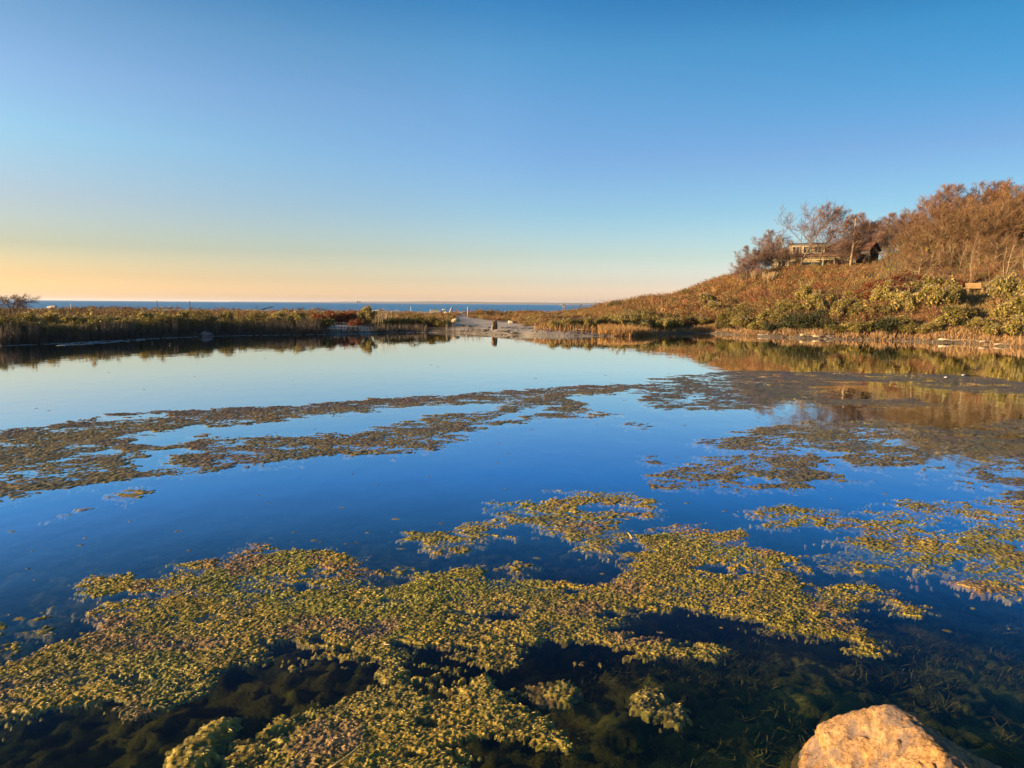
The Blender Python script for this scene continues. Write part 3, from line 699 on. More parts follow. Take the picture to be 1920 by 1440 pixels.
m_.add(rv, [(0, 3, 2, 1), (0, 1, 5, 4), (1, 2, 6, 5), (2, 3, 7, 6), (3, 0, 4, 7), (4, 5, 9, 8), (5, 6, 9, 9), (6, 7, 8, 9), (7, 4, 8, 8)], shr)
roof = obj('roof', m_.me('roof', M_PAINT), house)
m_ = MB(); m_.box(8.6, 3.1, 3.2, 9.2, 3.8, 4.9, (.20, .10, .07)); obj('chimney', m_.me('chimney', M_ROCK), roof)
m_ = MB(); m_.box(2.1, .45, 2.98, 6.7, 3.6, 4.45, (.27, .215, .125)); dorm = obj('dormer', m_.me('dormer', M_PAINT), house)
m_ = MB(); m_.prism([(.15, 4.46), (.15, 4.60), (4.0, 4.95), (4.0, 4.81)], 'x', 1.9, 6.9, drk); obj('dormer_roof', m_.me('dormer_roof', M_PAINT), dorm)
for x0 in (2.6, 4.0, 5.4): wall_window(house, x0, x0 + .85, 3.3, 4.15, .45)
for x0, x1 in ((.8, 1.7), (8.3, 9.3)): wall_window(house, x0, x1, 1.0, 2.2, 0)
m_ = MB(); m_.box(2.2, -.06, .1, 3.2, -.003, 2.15, drk); dr = obj('door', m_.me('door', M_PAINT), house)
m_ = MB(); m_.box(3.02, -.12, 1.0, 3.1, -.062, 1.12, (.4, .35, .2)); obj('handle', m_.me('handle', M_WOOD), dr)
m_ = MB(); m_.box(3.6, -.05, .3, 7.6, -.004, 2.0, (.03, .03, .03)); obj('glass_door', m_.me('glass_door', M_GLASS), house)
m_ = MB(); m_.prism([(-2.2, 2.15), (-2.2, 2.28), (-.004, 2.62), (-.004, 2.49)], 'x', 4.9, 8.0, (.42, .32, .16)); obj('porch_roof', m_.me('porch_roof', M_PAINT), house)
m_ = MB(); m_.box(.1, -2.6, .02, 8.1, -.06, .16, (.3, .24, .16)); obj('deck', m_.me('deck', M_WOOD), house)
for x in (5.0, 6.4, 7.8):
    m_ = MB(); m_.box(x, -2.2, .162, x + .14, -2.06, 2.16, (.36, .31, .23)); obj('porch_post', m_.me('porch_post', M_WOOD), house)
m_ = MB(); m_.box(.1, -2.6, .95, 8.1, -2.5, 1.05, (.4, .32, .2)); obj('railing', m_.me('railing', M_WOOD), house)

shed = empty('outbuilding', (49.6, 101, 8.2), 'dark brown gabled building with its shaded gable end just right of the pole', 'building', None, R(-48))
m_ = MB(); m_.prism([(-1.5, -1.5), (1.5, -1.5), (1.5, 2.3), (0, 3.15), (-1.5, 2.3)], 'x', -5, 1, (.06, .05, .045)); obj('wall', m_.me('wall', M_PAINT), shed)
for sgn in (-1, 1):
    m_ = MB(); m_.prism([(sgn * 1.85, 2.13), (sgn * 1.85, 2.25), (0, 3.32), (0, 3.19)], 'x', -5.2, 1.25, (.13, .06, .04)); obj('roof_slope', m_.me('roof_slope', M_PAINT), shed)
m_ = MB(); m_.box(1.003, -.45, 1.3, 1.06, .45, 2.2, (.10, .09, .08)); sw = obj('window', m_.me('window', M_WOOD), shed)
m_ = MB(); m_.box(1.062, -.37, 1.38, 1.07, .37, 2.12, (.02, .02, .02)); obj('pane', m_.me('pane', M_GLASS), sw)

# ------------------------------------------------------------------ trees
GW = ((.17, .10, .075), (.24, .16, .115), (.15, .075, .055))
GO = ((.16, .09, .042), (.23, .145, .068), (.13, .065, .032))
tk = dict(n1=13, n2=9, n3=8, n4=6, kink=.12, tw=.011, trad=.085, first=.22, spread_=1.25)
K_WIND = [tree_kind(1, wind=(.13, 0), twc=GW, **dict(tk, n4=4, bark=(.15, .11, .08))), tree_kind(2, wind=(.16, 0), stems=2, twc=GW, **dict(tk, n4=4, bark=(.15, .11, .08)))]
K_UP = [tree_kind(3, wind=(.04, 0), twc=GW, **tk), tree_kind(4, wind=(.07, 0), stems=3, twc=GW, **tk)]
K_RED = [tree_kind(5, wind=(.08, 0), stems=2, twc=GO, leaves=2200, **tk), tree_kind(6, wind=(.06, 0), twc=GO, leaves=1400, **tk)]
tg = dict(tk, bark=(.36, .27, .15), tw=.011, trad=.115, n4=5)
K_GOLD = [tree_kind(7, wind=(.05, 0), twc=GO, **tg), tree_kind(8, wind=(.07, 0), stems=2, twc=GO, **tg), tree_kind(9, wind=(.03, 0), stems=3, twc=GO, leaves=900, **tg)]
ts = dict(n1=8, n2=6, n3=6, n4=3, spread_=.8, bark=(.32, .25, .15), twc=GO, trad=.06, kink=.2, tw=.009)
K_SLIM = [tree_kind(10, wind=(.05, 0), **ts), tree_kind(11, wind=(-.03, 0), stems=2, **ts)]
GT = 'bare trees on the hill'
crest = [ # pixel column, distance, height of the top in the photo, kind, label
 (1384, 88, 487, K_UP[1], .9, 'low scrubby bare tree farthest left and lowest on the skyline of the hill'),
 (1412, 90, 468, K_UP[0], .8, 'thin grey bare tree at the left end of the hill, left of the house'),
 (1438, 92, 443, K_UP[1], .75, 'slender many-stemmed bare tree standing just left of the house corner'),
 (1458, 91, 428, K_SLIM[1], 1.1, 'bare tree with a reddish crown rising in front of the left house end'),
 (1488, 90, 387, K_WIND[0], 1.05, 'tall windswept bare tree in front of the dormer, its crown combed rightward'),
 (1524, 91, 388, K_WIND[1], 1.0, 'windswept bare tree leaning right, its crown almost level with its left neighbour'),
 (1570, 93.6, 408, K_RED[0], .75, 'rust brown tree still holding leaves, just left of the leaning pole'),
 (1618, 104, 402, K_UP[0], .95, 'pale grey bare tree behind the pole and the dark gable'),
 (1640, 90, 420, K_SLIM[0], .9, 'crooked pale trunked bare tree right beside the dark gable'),
 (1662, 102, 404, K_UP[1], .9, 'grey bare tree on the skyline right of the dark gable'),
 (1690, 98, 405, K_UP[0], .95, 'bare grey tree left of the orange topped tree on the skyline'),
 (1712, 94, 385, K_RED[1], .8, 'bare tree with a tuft of orange leaves at its top'),
 (1745, 96, 372, K_UP[1], 1.0, 'grey bare tree on the skyline right of the orange topped tree'),
 (1772, 97, 352, K_UP[0], 1.0, 'grey bare tree left of the highest brown crown on the hill'),
 (1806, 94, 352, K_RED[1], 1.1, 'brown crowned tree left of the very highest tree'),
 (1846, 92, 345, K_RED[0], 1.15, 'highest tree of the hill, with a dense domed rust brown crown'),
 (1885, 94, 347, K_UP[0], 1.0, 'grey topped bare tree right of the highest tree'),
 (1925, 90, 362, K_RED[1], 1.1, 'brown bare tree cut by the right edge at the top of the hill'),
]
for i, (px, Y, yt, k, sx, lb) in enumerate(crest): put_tree(k, px, Y, yt, lb, GT, [.3, -.4, .1, .5, -.2][i % 5], sx)
more = [(1404, 91, 462, 0, 1.2, 'bare tree filling the skyline between the low scrub trees left of the house'), (1426, 92, 450, 1, 1.2, 'many-stemmed bare tree left of the slender one by the house corner'), (1446, 103, 434, 0, 1.1, 'spreading bare tree just off the left house corner'), (1394, 87, 486, 0, 1.3, 'low spreading bare tree above the leftmost tan grass clump'), (1398, 89, 478, 1, .8, 'lowest scrub tree at the left shoulder of the hill'), (1590, 109, 410, 1, 1., 'grey bare tree behind the house roof just left of the pole top'),
        (1604, 106, 405, 0, 1., 'bare tree directly behind the pole top'), (1650, 106, 410, 1, 1.1, 'many-stemmed grey tree right behind the dark gable'), (1676, 104, 402, 0, 1.1, 'spreading grey tree on the skyline, second right of the dark gable'), (1700, 103, 398, 1, 1.1, 'many-stemmed grey tree behind the orange topped tree'),
        (1728, 101, 380, 0, 1.1, 'tall bare tree right behind the orange topped tree'), (1758, 100, 362, 1, 1.1, 'many-stemmed tree on the skyline halfway up to the highest crown'), (1790, 99, 352, 0, 1.1, 'bare tree behind the brown crown left of the highest'), (1826, 98, 348, 1, 1.1, 'many-stemmed tree just left behind the highest tree'), (1866, 98, 346, 0, 1.1, 'bare tree just right behind the highest tree'), (1905, 98, 352, 1, 1.1, 'many-stemmed grey tree near the right edge on the skyline')]
for i, (px, Y, yt, k, sx, lb) in enumerate(more): put_tree(K_UP[k], px, Y, yt, lb, GT, i * 1.7 % .9, sx)
mid = [(1668, 86, 448), (1688, 83, 436), (1708, 86, 424), (1726, 82, 420), (1745, 85, 406), (1762, 80, 402), (1780, 84, 388), (1797, 80, 388), (1815, 85, 372), (1832, 80, 380), (1850, 84, 368), (1868, 79, 382), (1886, 84, 370), (1903, 80, 384), (1922, 84, 374), (1940, 79, 390), (1962, 84, 380), (1985, 80, 390)]
for i, (px, Y, yt) in enumerate(mid):
    put_tree(K_GOLD[i % 3], px, Y, yt, 'golden brown bare tree on the upper slope, %s from the left in its row' % ORD[i], GT, [.2, -.5, .6, -.1][i % 4], 1.0)
low = [(1650, 76, 492), (1672, 73, 480), (1692, 75, 470), (1712, 71, 472), (1732, 75, 456), (1752, 71, 462), (1770, 75, 446), (1788, 71, 450), (1806, 70, 440), (1828, 72, 436), (1850, 70, 440), (1870, 66, 440), (1888, 69, 432), (1906, 65, 448), (1926, 69, 436), (1948, 65, 446), (1975, 69, 440)]
for i, (px, Y, yt) in enumerate(low):
    k = (K_SLIM + K_GOLD[:1] + K_SLIM + K_GOLD[1:])[(i * 3) % 7]
    put_tree(k, px, Y, yt, 'thin tree on the lower slope with tawny twigs, %s from the left in its row' % ORD[i], GT, [.4, -.3, .1, .8][i % 4], .9)
for i, (px, Y, yt, k, lb) in enumerate([(1512, 92.5, 440, 1, 'many-stemmed grey tree screening the dormer of the house'), (1474, 93, 470, 0, 'small crooked tree in front of the left house corner'), (1553, 92.5, 450, 1, 'forked pale tree left of the rust brown tree before the house'),
        (1584, 92, 462, 1, 'small forked tree immediately left of the leaning pole'), (1424, 90, 478, 1, 'thin forked tree on the slope left of the house'), (1448, 90, 466, 0, 'thin crooked tree by the left house corner, above the tan grass clumps'), (1612, 90, 470, 1, 'low bushy tree between the pole and the dark gable')]):
    put_tree([K_SLIM, K_UP][i % 2][k], px, Y, yt, lb, GT, .7 * i, 1.15)
put_tree(K_SLIM[0], 1806, 60.5, 470, 'slim pale tree standing just left of the tan bench', GT, .1, .7)
put_tree(K_SLIM[1], 1842, 60.5, 480, 'forked pale tree standing just right of the tan bench', GT, .2, .8)
put_tree(K_SLIM[1], 1733, 60, 538, 'small pale forked sapling above the shore shrubs, below the red leaved bramble', GT, .5, .9, 'sapling')
K_LOW = tree_kind(12, H=3.0, stems=3, wind=(.0, 0), spread_=1.3, n1=10, n2=6, n3=6, n4=4, first=.25, trad=.09, tw=.010, up=.05, bark=(.13, .095, .07), twc=((.17, .11, .06), (.24, .15, .075)))
put_tree(K_LOW, 30, 74, 550, 'low spreading bare tree standing alone at the far left of the shore', None, 0, 1.5)

# ------------------------------------------------------------------ shrubs one can tell apart
YG = [(.28, .22, .045), (.36, .27, .07), (.20, .18, .035), (.40, .30, .10)]
OL = [(.15, .135, .03), (.21, .165, .035), (.11, .11, .028)]
DG = [(.045, .055, .02), (.06, .07, .022)]
RD = [(.22, .065, .025), (.16, .05, .02), (.30, .11, .04)]
K_YG = [shrub_kind(20 + i, 1.15, 1.5, YG, 1500, .085, 110) for i in range(4)]
K_OL = [shrub_kind(30 + i, 1.15, 1.35, OL + [(.28, .2, .045)], 1600, .075, 80, (.42, .31, .12)) for i in range(4)]
K_DG = [shrub_kind(40 + i, 1.3, 1.2, DG, 1800, .075, 0, clr=.27, low=.15) for i in range(2)]
K_RD = [shrub_kind(50 + i, 1.2, 1.2, RD, 900, .10, 0, stemc=(.2, .09, .06)) for i in range(2)]
rs = np.random.default_rng(5)
def shore_y(px): return on_z(px, np.interp(px, [p[0] for p in SHORE_PX], [p[1] for p in SHORE_PX]))[1]
def along(px, off): return stand(px, shore_y(px) + off)

i = 0
for px in np.arange(-40, 620, 26.0):
    p = px + rs.uniform(-6, 6); o = 1.9 + rs.uniform(-.3, .7)
    x, y, z = along(p, o)
    put_shrub(K_OL[rs.integers(4)], x, y, z - .05, rs.uniform(.75, 1.1), rs.uniform(.62, .98), rs.uniform(0, 6), 'dark olive shrub on the left bank, %s from the left in the waterside row' % ORD[i], 'shrubs along the left bank'); i += 1
i = 0
for px in np.arange(-30, 600, 42.0):
    p = px + rs.uniform(-10, 10); x, y, z = along(p, 5.2 + rs.uniform(-.8, 1.2))
    put_shrub((K_YG + K_OL)[rs.integers(6)], x, y, z - .05, rs.uniform(.85, 1.15), rs.uniform(.82, 1.08), rs.uniform(0, 6), 'sunlit yellow tipped shrub behind the left waterside row, %s from the left' % ORD[i], 'second row of shrubs on the left bank'); i += 1
for i, (p, o, sx, sz, k, lb) in enumerate([
        (598, 8, 1.0, 1.0, K_RD[0], 'rust red bush at the left end of the mound behind the white sand slope'),
        (626, 9, 1.15, 1.15, K_RD[1], 'large rust red bush on the mound, above the white sand slope'),
        (655, 9.5, 1.1, 1.2, K_RD[0], 'rust and olive bush at the top middle of the mound'),
        (688, 8, 1.05, 1.2, K_YG[1], 'bright yellow rounded bush at the right end of the mound'),
        (668, 5.5, .8, .6, K_RD[1], 'low pinkish brown bush in front of the yellow mound bush'),
        (722, 4.0, .9, .85, K_DG[0], 'shaded dark shrub with pale plumes right of the yellow mound bush'),
        (748, 3.5, 1.0, .85, K_OL[0], 'shaded dark shrub beside the pale plumed one, left of the pointed bank end'),
        (776, 4.2, 1.1, .82, K_OL[1], 'yellow topped dark shrub in the middle of the bank left of the beach'),
        (804, 4.4, 1.1, .76, K_OL[2], 'yellow topped dark shrub second from the beach end of the bank'),
        (830, 3.6, .9, .62, K_OL[3], 'last low dark shrub where the bank meets the sandy beach')]):
    x, y, z = along(p, o); put_shrub(k, x, y, z - .05, sx, sz, i * 1.3, lb, 'bushes between the sand slope and the beach')
# right of the beach
i = 0
for px, yy, s in [(1040, 616, .7), (1062, 612, .75), (1085, 612, .75), (1104, 614, .8), (1124, 612, .85), (1140, 607, 1.0), (1162, 612, .95)]:
    x, y, z = on_ground(px, yy + 3); put_shrub((K_YG + K_OL)[(i * 3) % 8], x, y, z - .05, s, s * .9, i, 'golden olive shrub behind the orange marsh grass, %s counting from the beach' % ORD[i], 'shrubs right of the beach'); i += 1
belt, ib = [], 0
for row, (o, n, s0) in enumerate([(2.5, 32, .95), (5.2, 29, 1.1), (8.4, 26, 1.2), (12.0, 22, 1.25)]):
    names = ['front', 'second', 'third', 'topmost']
    for j, px in enumerate(np.linspace(1185 - row * 4, 1960, n)):
        p = px + rs.uniform(-9, 9); x, y, z = along(p, o + rs.uniform(-.8, .9) + (1.3 if row == 0 and p < 1320 else 0))
        if row >= 1 and 1796 < p < 1860: continue
        if row == 0 and 1462 < p < 1562: continue
        mix = (p - 1185) / 750
        dark = (1470 < p < 1560 and row in (1,)) or (1470 < p < 1550 and row == 0 and False)  # darkest foliage stands in for the shadow gap in the belt
        if dark: k = K_DG[j % 2]
        elif rs.random() < .42 + .43 * mix: k = K_YG[rs.integers(4)]
        elif rs.random() < .82: k = K_OL[rs.integers(4)]
        else: k = K_DG[rs.integers(2)] if row == 0 else (K_DG + K_RD)[rs.integers(4)]
        sz = s0 * rs.uniform(.5, 1.3) * (.74 + .44 * mix); sx = s0 * rs.uniform(.8, 1.1) * (.9 + .25 * mix)
        look = 'blackish green' if k in K_DG else 'pale yellow green' if k in K_YG else 'olive' if k in K_OL else 'reddish'
        put_shrub(k, x, y, z - .06, sx, sz, rs.uniform(0, 6), '%s shrub in the %s row above the right shore, %s from the left' % (look, names[row], ORD[j]), 'shrub belt along the right shore')
for px, py, s, k, lb in [(1478, 612, 1.0, K_DG[1], 'bush coloured black green as shade at the left end of the right shore gap'), (1502, 614, 1.25, K_DG[0], 'large bush coloured black green as shade in the right shore belt gap'), (1530, 615, 1.2, K_DG[1], 'bush coloured black green as shade, right of the large one in the gap'), (1553, 617, .9, K_DG[0], 'smaller bush coloured black green as shade at the right end of the gap'), (1155, 577, 1.1, K_DG[0], 'dark green rounded bush beside pale driftwood, at the foot of the hill'), (1238, 551, .9, K_DG[1], 'dark green bush on the low knoll left of the hill'), (1285, 557, 1.1, K_OL[1], 'rounded olive bush in the dip left of the hill slope'),  # the gap bushes carry its shadow in their leaf colour
                         (1535, 566, .8, K_DG[0], 'dark bush halfway up the brown slope below the house'), (1600, 560, .8, K_DG[1], 'dark bush below the red leaved bramble on the slope')]:
    x, y, z = on_ground(px, py + 4); put_shrub(k, x, y, z - .1, s, s, px * .1, lb, 'single bushes on the hill')
for j, (px, py, s) in enumerate([(1612, 558, 1.0), (1632, 550, 1.1), (1652, 545, 1.2), (1672, 538, 1.25), (1690, 548, 1.15), (1700, 530, 1.2), (1720, 545, 1.1), (1715, 498, .9), (1778, 506, .9), (1640, 562, 1.1), (1662, 556, 1.2), (1684, 560, 1.2), (1705, 556, 1.1), (1728, 534, 1.0), (1690, 518, 1.0)]):
    x, y, z = on_ground(px, py + 5); put_shrub(K_RD[j % 2], x, y, z - .1, s, s, j * 1.1, 'copper red leaved bramble on the slope, %s from the left of its patch' % ORD[j], 'red brambles on the slope', 'bramble', 'bramble')

# pale ornamental grass clumps by the house
def tuft(rng, n, h, w, c0, c1, lean=.35, bw=.012):
    a = rng.uniform(0, 2 * math.pi, n); r = rng.uniform(0, 1, n) ** .5 * w
    P0 = np.stack([np.cos(a) * r, np.sin(a) * r, np.zeros(n) - .05], 1)
    hh = h * rng.uniform(.55, 1.1, n)
    P1 = P0 + np.stack([np.cos(a) * lean * hh * rng.uniform(.1, 1.2, n), np.sin(a) * lean * hh * rng.uniform(.1, 1.2, n), hh], 1)
    c = np.asarray(c0) * rng.uniform(.75, 1.25, n)[:, None]; d = np.asarray(c1) * rng.uniform(.8, 1.2, n)[:, None]
    return ribbons(rng, P0, P1, bw, c, d, .06)
gm = mesh('grass_clump', *_vf(join([tuft(np.random.default_rng(3), 420, 1.5, .35, (.30, .2, .09), (.52, .38, .2), .45, .02)]), M_GRASS))
for px, py, s, lb in [(1396, 531, .9, 'leftmost'), (1420, 532, 1.1, 'middle'), (1442, 534, 1.05, 'rightmost')]:
    x, y, z = on_ground(px, py); o = obj('grass_clump', gm, None, lb + ' of three fluffy pale tan grass clumps below the house', 'grass clump', 'tan grass clumps below the house', None, (x, y, z - .05), px); o.scale = (s, s, s)

# ------------------------------------------------------------------ uncountable undergrowth
rb = np.random.default_rng(77)
def twig_bush(seed, n, h, w, pal, leaf=0, lpal=None, ls=.06, bw=.012):
    r = np.random.default_rng(seed); a = r.uniform(0, 2 * math.pi, n); rr = r.uniform(0, 1, n) ** .6
    P0 = np.stack([np.cos(a) * rr * w * .35, np.sin(a) * rr * w * .35, r.uniform(-.05, .35, n) * h], 1)
    P1 = np.stack([np.cos(a) * rr * w, np.sin(a) * rr * w, h * (1 - .45 * rr ** 2) * r.uniform(.55, 1.08, n)], 1) + r.normal(size=(n, 3)) * .06 * w
    pal = np.asarray(pal); c = pal[r.choice(len(pal), n)] * r.uniform(.7, 1.3, n)[:, None]
    parts = [ribbons(r, P0, P1, bw, c, c * 1.1, .1)]
    if leaf: parts.append(leaf_cloud(r, P1 * .92, np.full(n, .12 * w), leaf, ls, lpal))
    return join(parts)
RB = [(.19, .095, .038), (.25, .15, .06), (.14, .07, .03)]
TN = [(.30, .19, .08), (.36, .24, .11), (.24, .13, .05)]
T_brush = [twig_bush(61, 60, 1.0, .8, RB, 50, RB), twig_bush(62, 60, .95, .8, RB + TN, 40, OL + RB), twig_bush(63, 55, 1.0, .75, TN, 40, TN + YG)]
def scatter(n, x0, x1, y0, y1, ok):
    X, Y = rb.uniform(x0, x1, n), rb.uniform(y0, y1, n)
    Z, D = ground_z(X, Y); k = ok(X, Y, Z, D)
    return X[k], Y[k], Z[k], D[k]
def brush(name, label, X, Y, Z, T, s, tint=None):
    parts = []
    pick = rb.integers(0, len(T), len(X))
    for i, t in enumerate(T):
        k = pick == i
        if k.any(): parts.append(spread(rb, t, X[k], Y[k], Z[k], s[k] * rb.uniform(.8, 1.25, k.sum()), s[k] * rb.uniform(.75, 1.15, k.sum()), rb.uniform(.55, 1.4, (k.sum(), 1)) * np.ones(3) * (1 + rb.normal(size=(k.sum(), 3)) * .10)))
    V, F, C = join(parts)
    return obj(name, mesh(name, V, F, M_TWIG, C), None, label, None, None, 'stuff')
def vis(X, Y): return np.abs(X) < .80 * Y + 3
X, Y, Z, D = scatter(9000, 4, 80, 46, 108, lambda X, Y, Z, D: (D > 3.5) & vis(X, Y) & (X > 12 + (Y < 75) * 2) & ~((np.abs(X / Y - .648) < .03) & (Y < 66)))
k = ~((X > 35.5) & (X < 52) & (Y > 94))
brush('hillside_brush', 'dense red brown brush covering the hill slope', X[k], Y[k], Z[k] - .05, T_brush[:2] + T_brush[:1], rb.uniform(.8, 1.25, k.sum()))
def no_sand(X, Y): return (poly_sd(X, Y, SAND) < -.1) & (poly_sd(X, Y, SAND2) < -.4)
pat = lambda X, Y, s, t: fbm(X * s, Y * s * .7, 88, 3) > t
X, Y, Z, D = scatter(9000, -85, 4, 44, 120, lambda X, Y, Z, D: (D > 6.5) & vis(X, Y) & no_sand(X, Y) & pat(X, Y, .12, .38) & ((Y < 108) | pat(X + 50, Y, .08, .55)))
s = rb.uniform(.45, .8, len(X)) * (1 + .35 * (X < -18) * (Y < 95))
brush('low_brush', 'low russet brush behind the left bank', X, Y, Z - .05, T_brush, s)
X, Y, Z, D = scatter(5000, 0, 22, 60, 116, lambda X, Y, Z, D: (D > 3) & no_sand(X, Y) & pat(X, Y, .16, .36) & (X < 16 + (Y > 80) * 4))
brush('russet_scrub', 'low orange brown scrub right of the sandy beach', X, Y, Z - .05, T_brush, rb.uniform(.45, .75, len(X)))
T_tall = [twig_bush(64, 110, 2.2, 1.3, [(.15, .085, .045), (.20, .125, .065)], 60, RD + TN, .07, .011), twig_bush(65, 100, 2.0, 1.2, [(.17, .11, .06), (.12, .07, .04)], 30, OL, .07, .011)]
X, Y, Z, D = scatter(2200, 36, 84, 60, 104, lambda X, Y, Z, D: (X / Y > .50) & (X / Y < .80) & ~((np.abs(X / Y - .648) < .03) & (Y < 68)) & ~((X < 52) & (Y > 88)))
brush('thicket', 'tall brown thicket filling the slope between the trees', X, Y, Z - .05, T_tall, rb.uniform(.4, .95, len(X)))
X, Y, Z, D = scatter(520, 40, 84, 77, 104, lambda X, Y, Z, D: (X / Y > .512 + .01 * fbm(X, Y, 3, 2)) & (X / Y < .82) & ~((X < 52) & (Y > 88)))
brush('saplings', 'mass of close grown brown saplings behind the slope trees', X, Y, Z - .05, T_tall, rb.uniform(1.0, 1.7, len(X)) + np.clip((X / Y - .55) * 4, 0, .8))
X, Y, Z, D = scatter(90, 33, 46, 88, 96, lambda X, Y, Z, D: Y < 95)
brush('garden_thicket', 'bare brown twiggy growth in front of the house', X, Y, Z - .05, T_tall, rb.uniform(.25, .5, len(X)))
# mounds of brush on the beach crest
for j, (px, Y0, w, s, lb) in enumerate([(915, 100, 3.2, .95, 'dark russet'), (985, 108, 3.5, .8, 'olive topped')]):
    x0 = (px - 960) / F_PX * Y0
    n = 60; X = x0 + rb.normal(size=n) * w * .5; Y = Y0 + rb.normal(size=n) * 2; Z = ground_z(X, Y)[0]
    brush('crest_brush', lb + ' brush hummock on the beach crest against the sea', X, Y, Z + .12, T_brush[:2], np.full(n, s))

def blades(name, label, X, Y, Z, h, c0, c1, w=.02, lean=.18, heads=None):
    n = len(X); P0 = np.stack([X, Y, Z - .06], 1)
    P1 = P0 + np.stack([rb.normal(size=n) * lean * h + .04 * h, rb.normal(size=n) * lean * h, h], 1)
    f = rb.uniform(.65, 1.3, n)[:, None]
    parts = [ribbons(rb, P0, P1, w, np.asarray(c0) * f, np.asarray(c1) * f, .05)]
    if heads is not None:
        k = rb.random(n) < .3
        parts.append(leaf_cloud(rb, P1[k], np.full(k.sum(), .05), int(k.sum()) * 3, .05, heads))
    V, F, C = join(parts)
    return obj(name, mesh(name, V, F, M_GRASS, C), None, label, None, None, 'stuff')
px = rb.uniform(-40, 800, 9000); px = px[(rb.random(9000) < .35 + .65 * (fbm(px / 22, px * 0, 15, 3) > .48))]
o = rb.uniform(-.25, 1.7, len(px)); Y = np.array([shore_y(p) for p in px]) + o; X = (px - 960) / F_PX * Y; Z = np.maximum(ground_z(X, Y)[0], -.05)
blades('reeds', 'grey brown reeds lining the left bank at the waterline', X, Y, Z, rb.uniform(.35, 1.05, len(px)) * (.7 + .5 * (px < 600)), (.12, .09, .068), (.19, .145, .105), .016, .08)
px = rb.uniform(835, 905, 130); Y = np.array([shore_y(p) for p in px]) + rb.uniform(-.8, 1.5, 130); X = (px - 960) / F_PX * Y
blades('sparse_reeds', 'sparse thin reeds in the shallows at the left end of the beach', X, Y, np.maximum(ground_z(X, Y)[0], -.05), rb.uniform(.4, 1.0, 130), (.15, .11, .08), (.22, .17, .12), .012, .06)
px = np.concatenate([rb.uniform(1120, 1215, 2600), rb.normal(1185, 22, 1600), rb.uniform(1300, 1340, 500), rb.uniform(1000, 1130, 500)])
o = np.concatenate([rb.uniform(.3, 4.5, 2600), rb.uniform(-.2, 2.2, 1600), rb.uniform(.2, 1.5, 500), rb.uniform(.5, 5, 500)])
Y = np.array([shore_y(p) for p in px]) + o; X = (px - 960) / F_PX * Y
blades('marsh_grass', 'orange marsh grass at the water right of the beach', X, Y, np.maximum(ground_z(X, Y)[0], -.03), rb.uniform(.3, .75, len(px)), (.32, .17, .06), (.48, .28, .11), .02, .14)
px = rb.uniform(1215, 1990, 12000); px = px[rb.random(12000) < .25 + .75 * sstep(.4, .6, fbm(px / 26, px * 0, 17, 3))]; n_ = len(px); o = rb.uniform(.15, 2.6, n_) * (.5 + fbm(px / 40, px * 0, 18, 2)); Y = np.array([shore_y(p) for p in px]) + o; X = (px - 960) / F_PX * Y
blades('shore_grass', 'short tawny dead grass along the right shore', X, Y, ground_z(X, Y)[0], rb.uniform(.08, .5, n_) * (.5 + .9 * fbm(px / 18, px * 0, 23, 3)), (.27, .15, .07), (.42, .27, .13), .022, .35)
px = rb.uniform(700, 745, 60); Y = np.array([shore_y(p) for p in px]) + rb.uniform(3, 6, 60); X = (px - 960) / F_PX * Y
blades('plume_grass', 'pale plumed grass stems among dark shrubs right of the mound', X, Y, ground_z(X, Y)[0], rb.uniform(1.2, 1.75, 60), (.3, .22, .12), (.5, .4, .25), .014, .08, [(.55, .45, .3)])
X, Y, Z, D = scatter(26000, 30, 46, 50, 65, lambda X, Y, Z, D: (np.abs(X / Y - .648) < .036) & (D > 2))
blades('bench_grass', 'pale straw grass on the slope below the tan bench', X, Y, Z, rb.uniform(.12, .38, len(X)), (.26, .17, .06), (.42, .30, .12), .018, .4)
# driftwood chips, weed and small stones along the beach and shores
n = 800; px = rb.uniform(850, 1900, n); o = rb.uniform(-.15, 1.1, n) + (px < 1130) * rb.uniform(0, 4, n) ** 1.5 * (rb.random(n) < .5)
Y = np.array([shore_y(p) for p in px]) + o; X = (px - 960) / F_PX * Y; Z = ground_z(X, Y)[0]
chip = MB().box(-.5, -.18, -.1, .5, .18, .25); ct = (np.concatenate(chip.V), tri_split(np.concatenate(chip.F)), np.concatenate(chip.C))
tint = np.array([(.10, .07, .05), (.24, .19, .13), (.16, .11, .07), (.30, .24, .17)])[rb.integers(0, 4, n)]
V, F, C = spread(rb, ct, X, Y, np.maximum(Z, -.01), rb.uniform(.05, .28, n), rb.uniform(.03, .12, n), tint)
obj('shore_litter', mesh('shore_litter', V, F, M_WOOD, C), None, 'scattered driftwood chips and weed along the waterline', None, None, 'stuff')

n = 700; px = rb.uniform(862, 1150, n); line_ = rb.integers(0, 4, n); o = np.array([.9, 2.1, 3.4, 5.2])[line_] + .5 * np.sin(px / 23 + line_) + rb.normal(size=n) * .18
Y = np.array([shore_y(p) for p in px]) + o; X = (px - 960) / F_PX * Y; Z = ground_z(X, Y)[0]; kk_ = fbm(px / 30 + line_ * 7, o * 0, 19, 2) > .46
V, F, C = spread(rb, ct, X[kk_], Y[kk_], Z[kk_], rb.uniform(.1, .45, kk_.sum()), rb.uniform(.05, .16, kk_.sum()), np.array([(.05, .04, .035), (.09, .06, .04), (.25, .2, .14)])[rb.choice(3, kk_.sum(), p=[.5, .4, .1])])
obj('shade_wrack', mesh('shade_wrack', V, F, M_WOOD, C), None, 'dark seaweed flakes laid in lines to shade the sandy beach', None, None, 'stuff')  # dark flakes stand in for shadow streaks on the sand

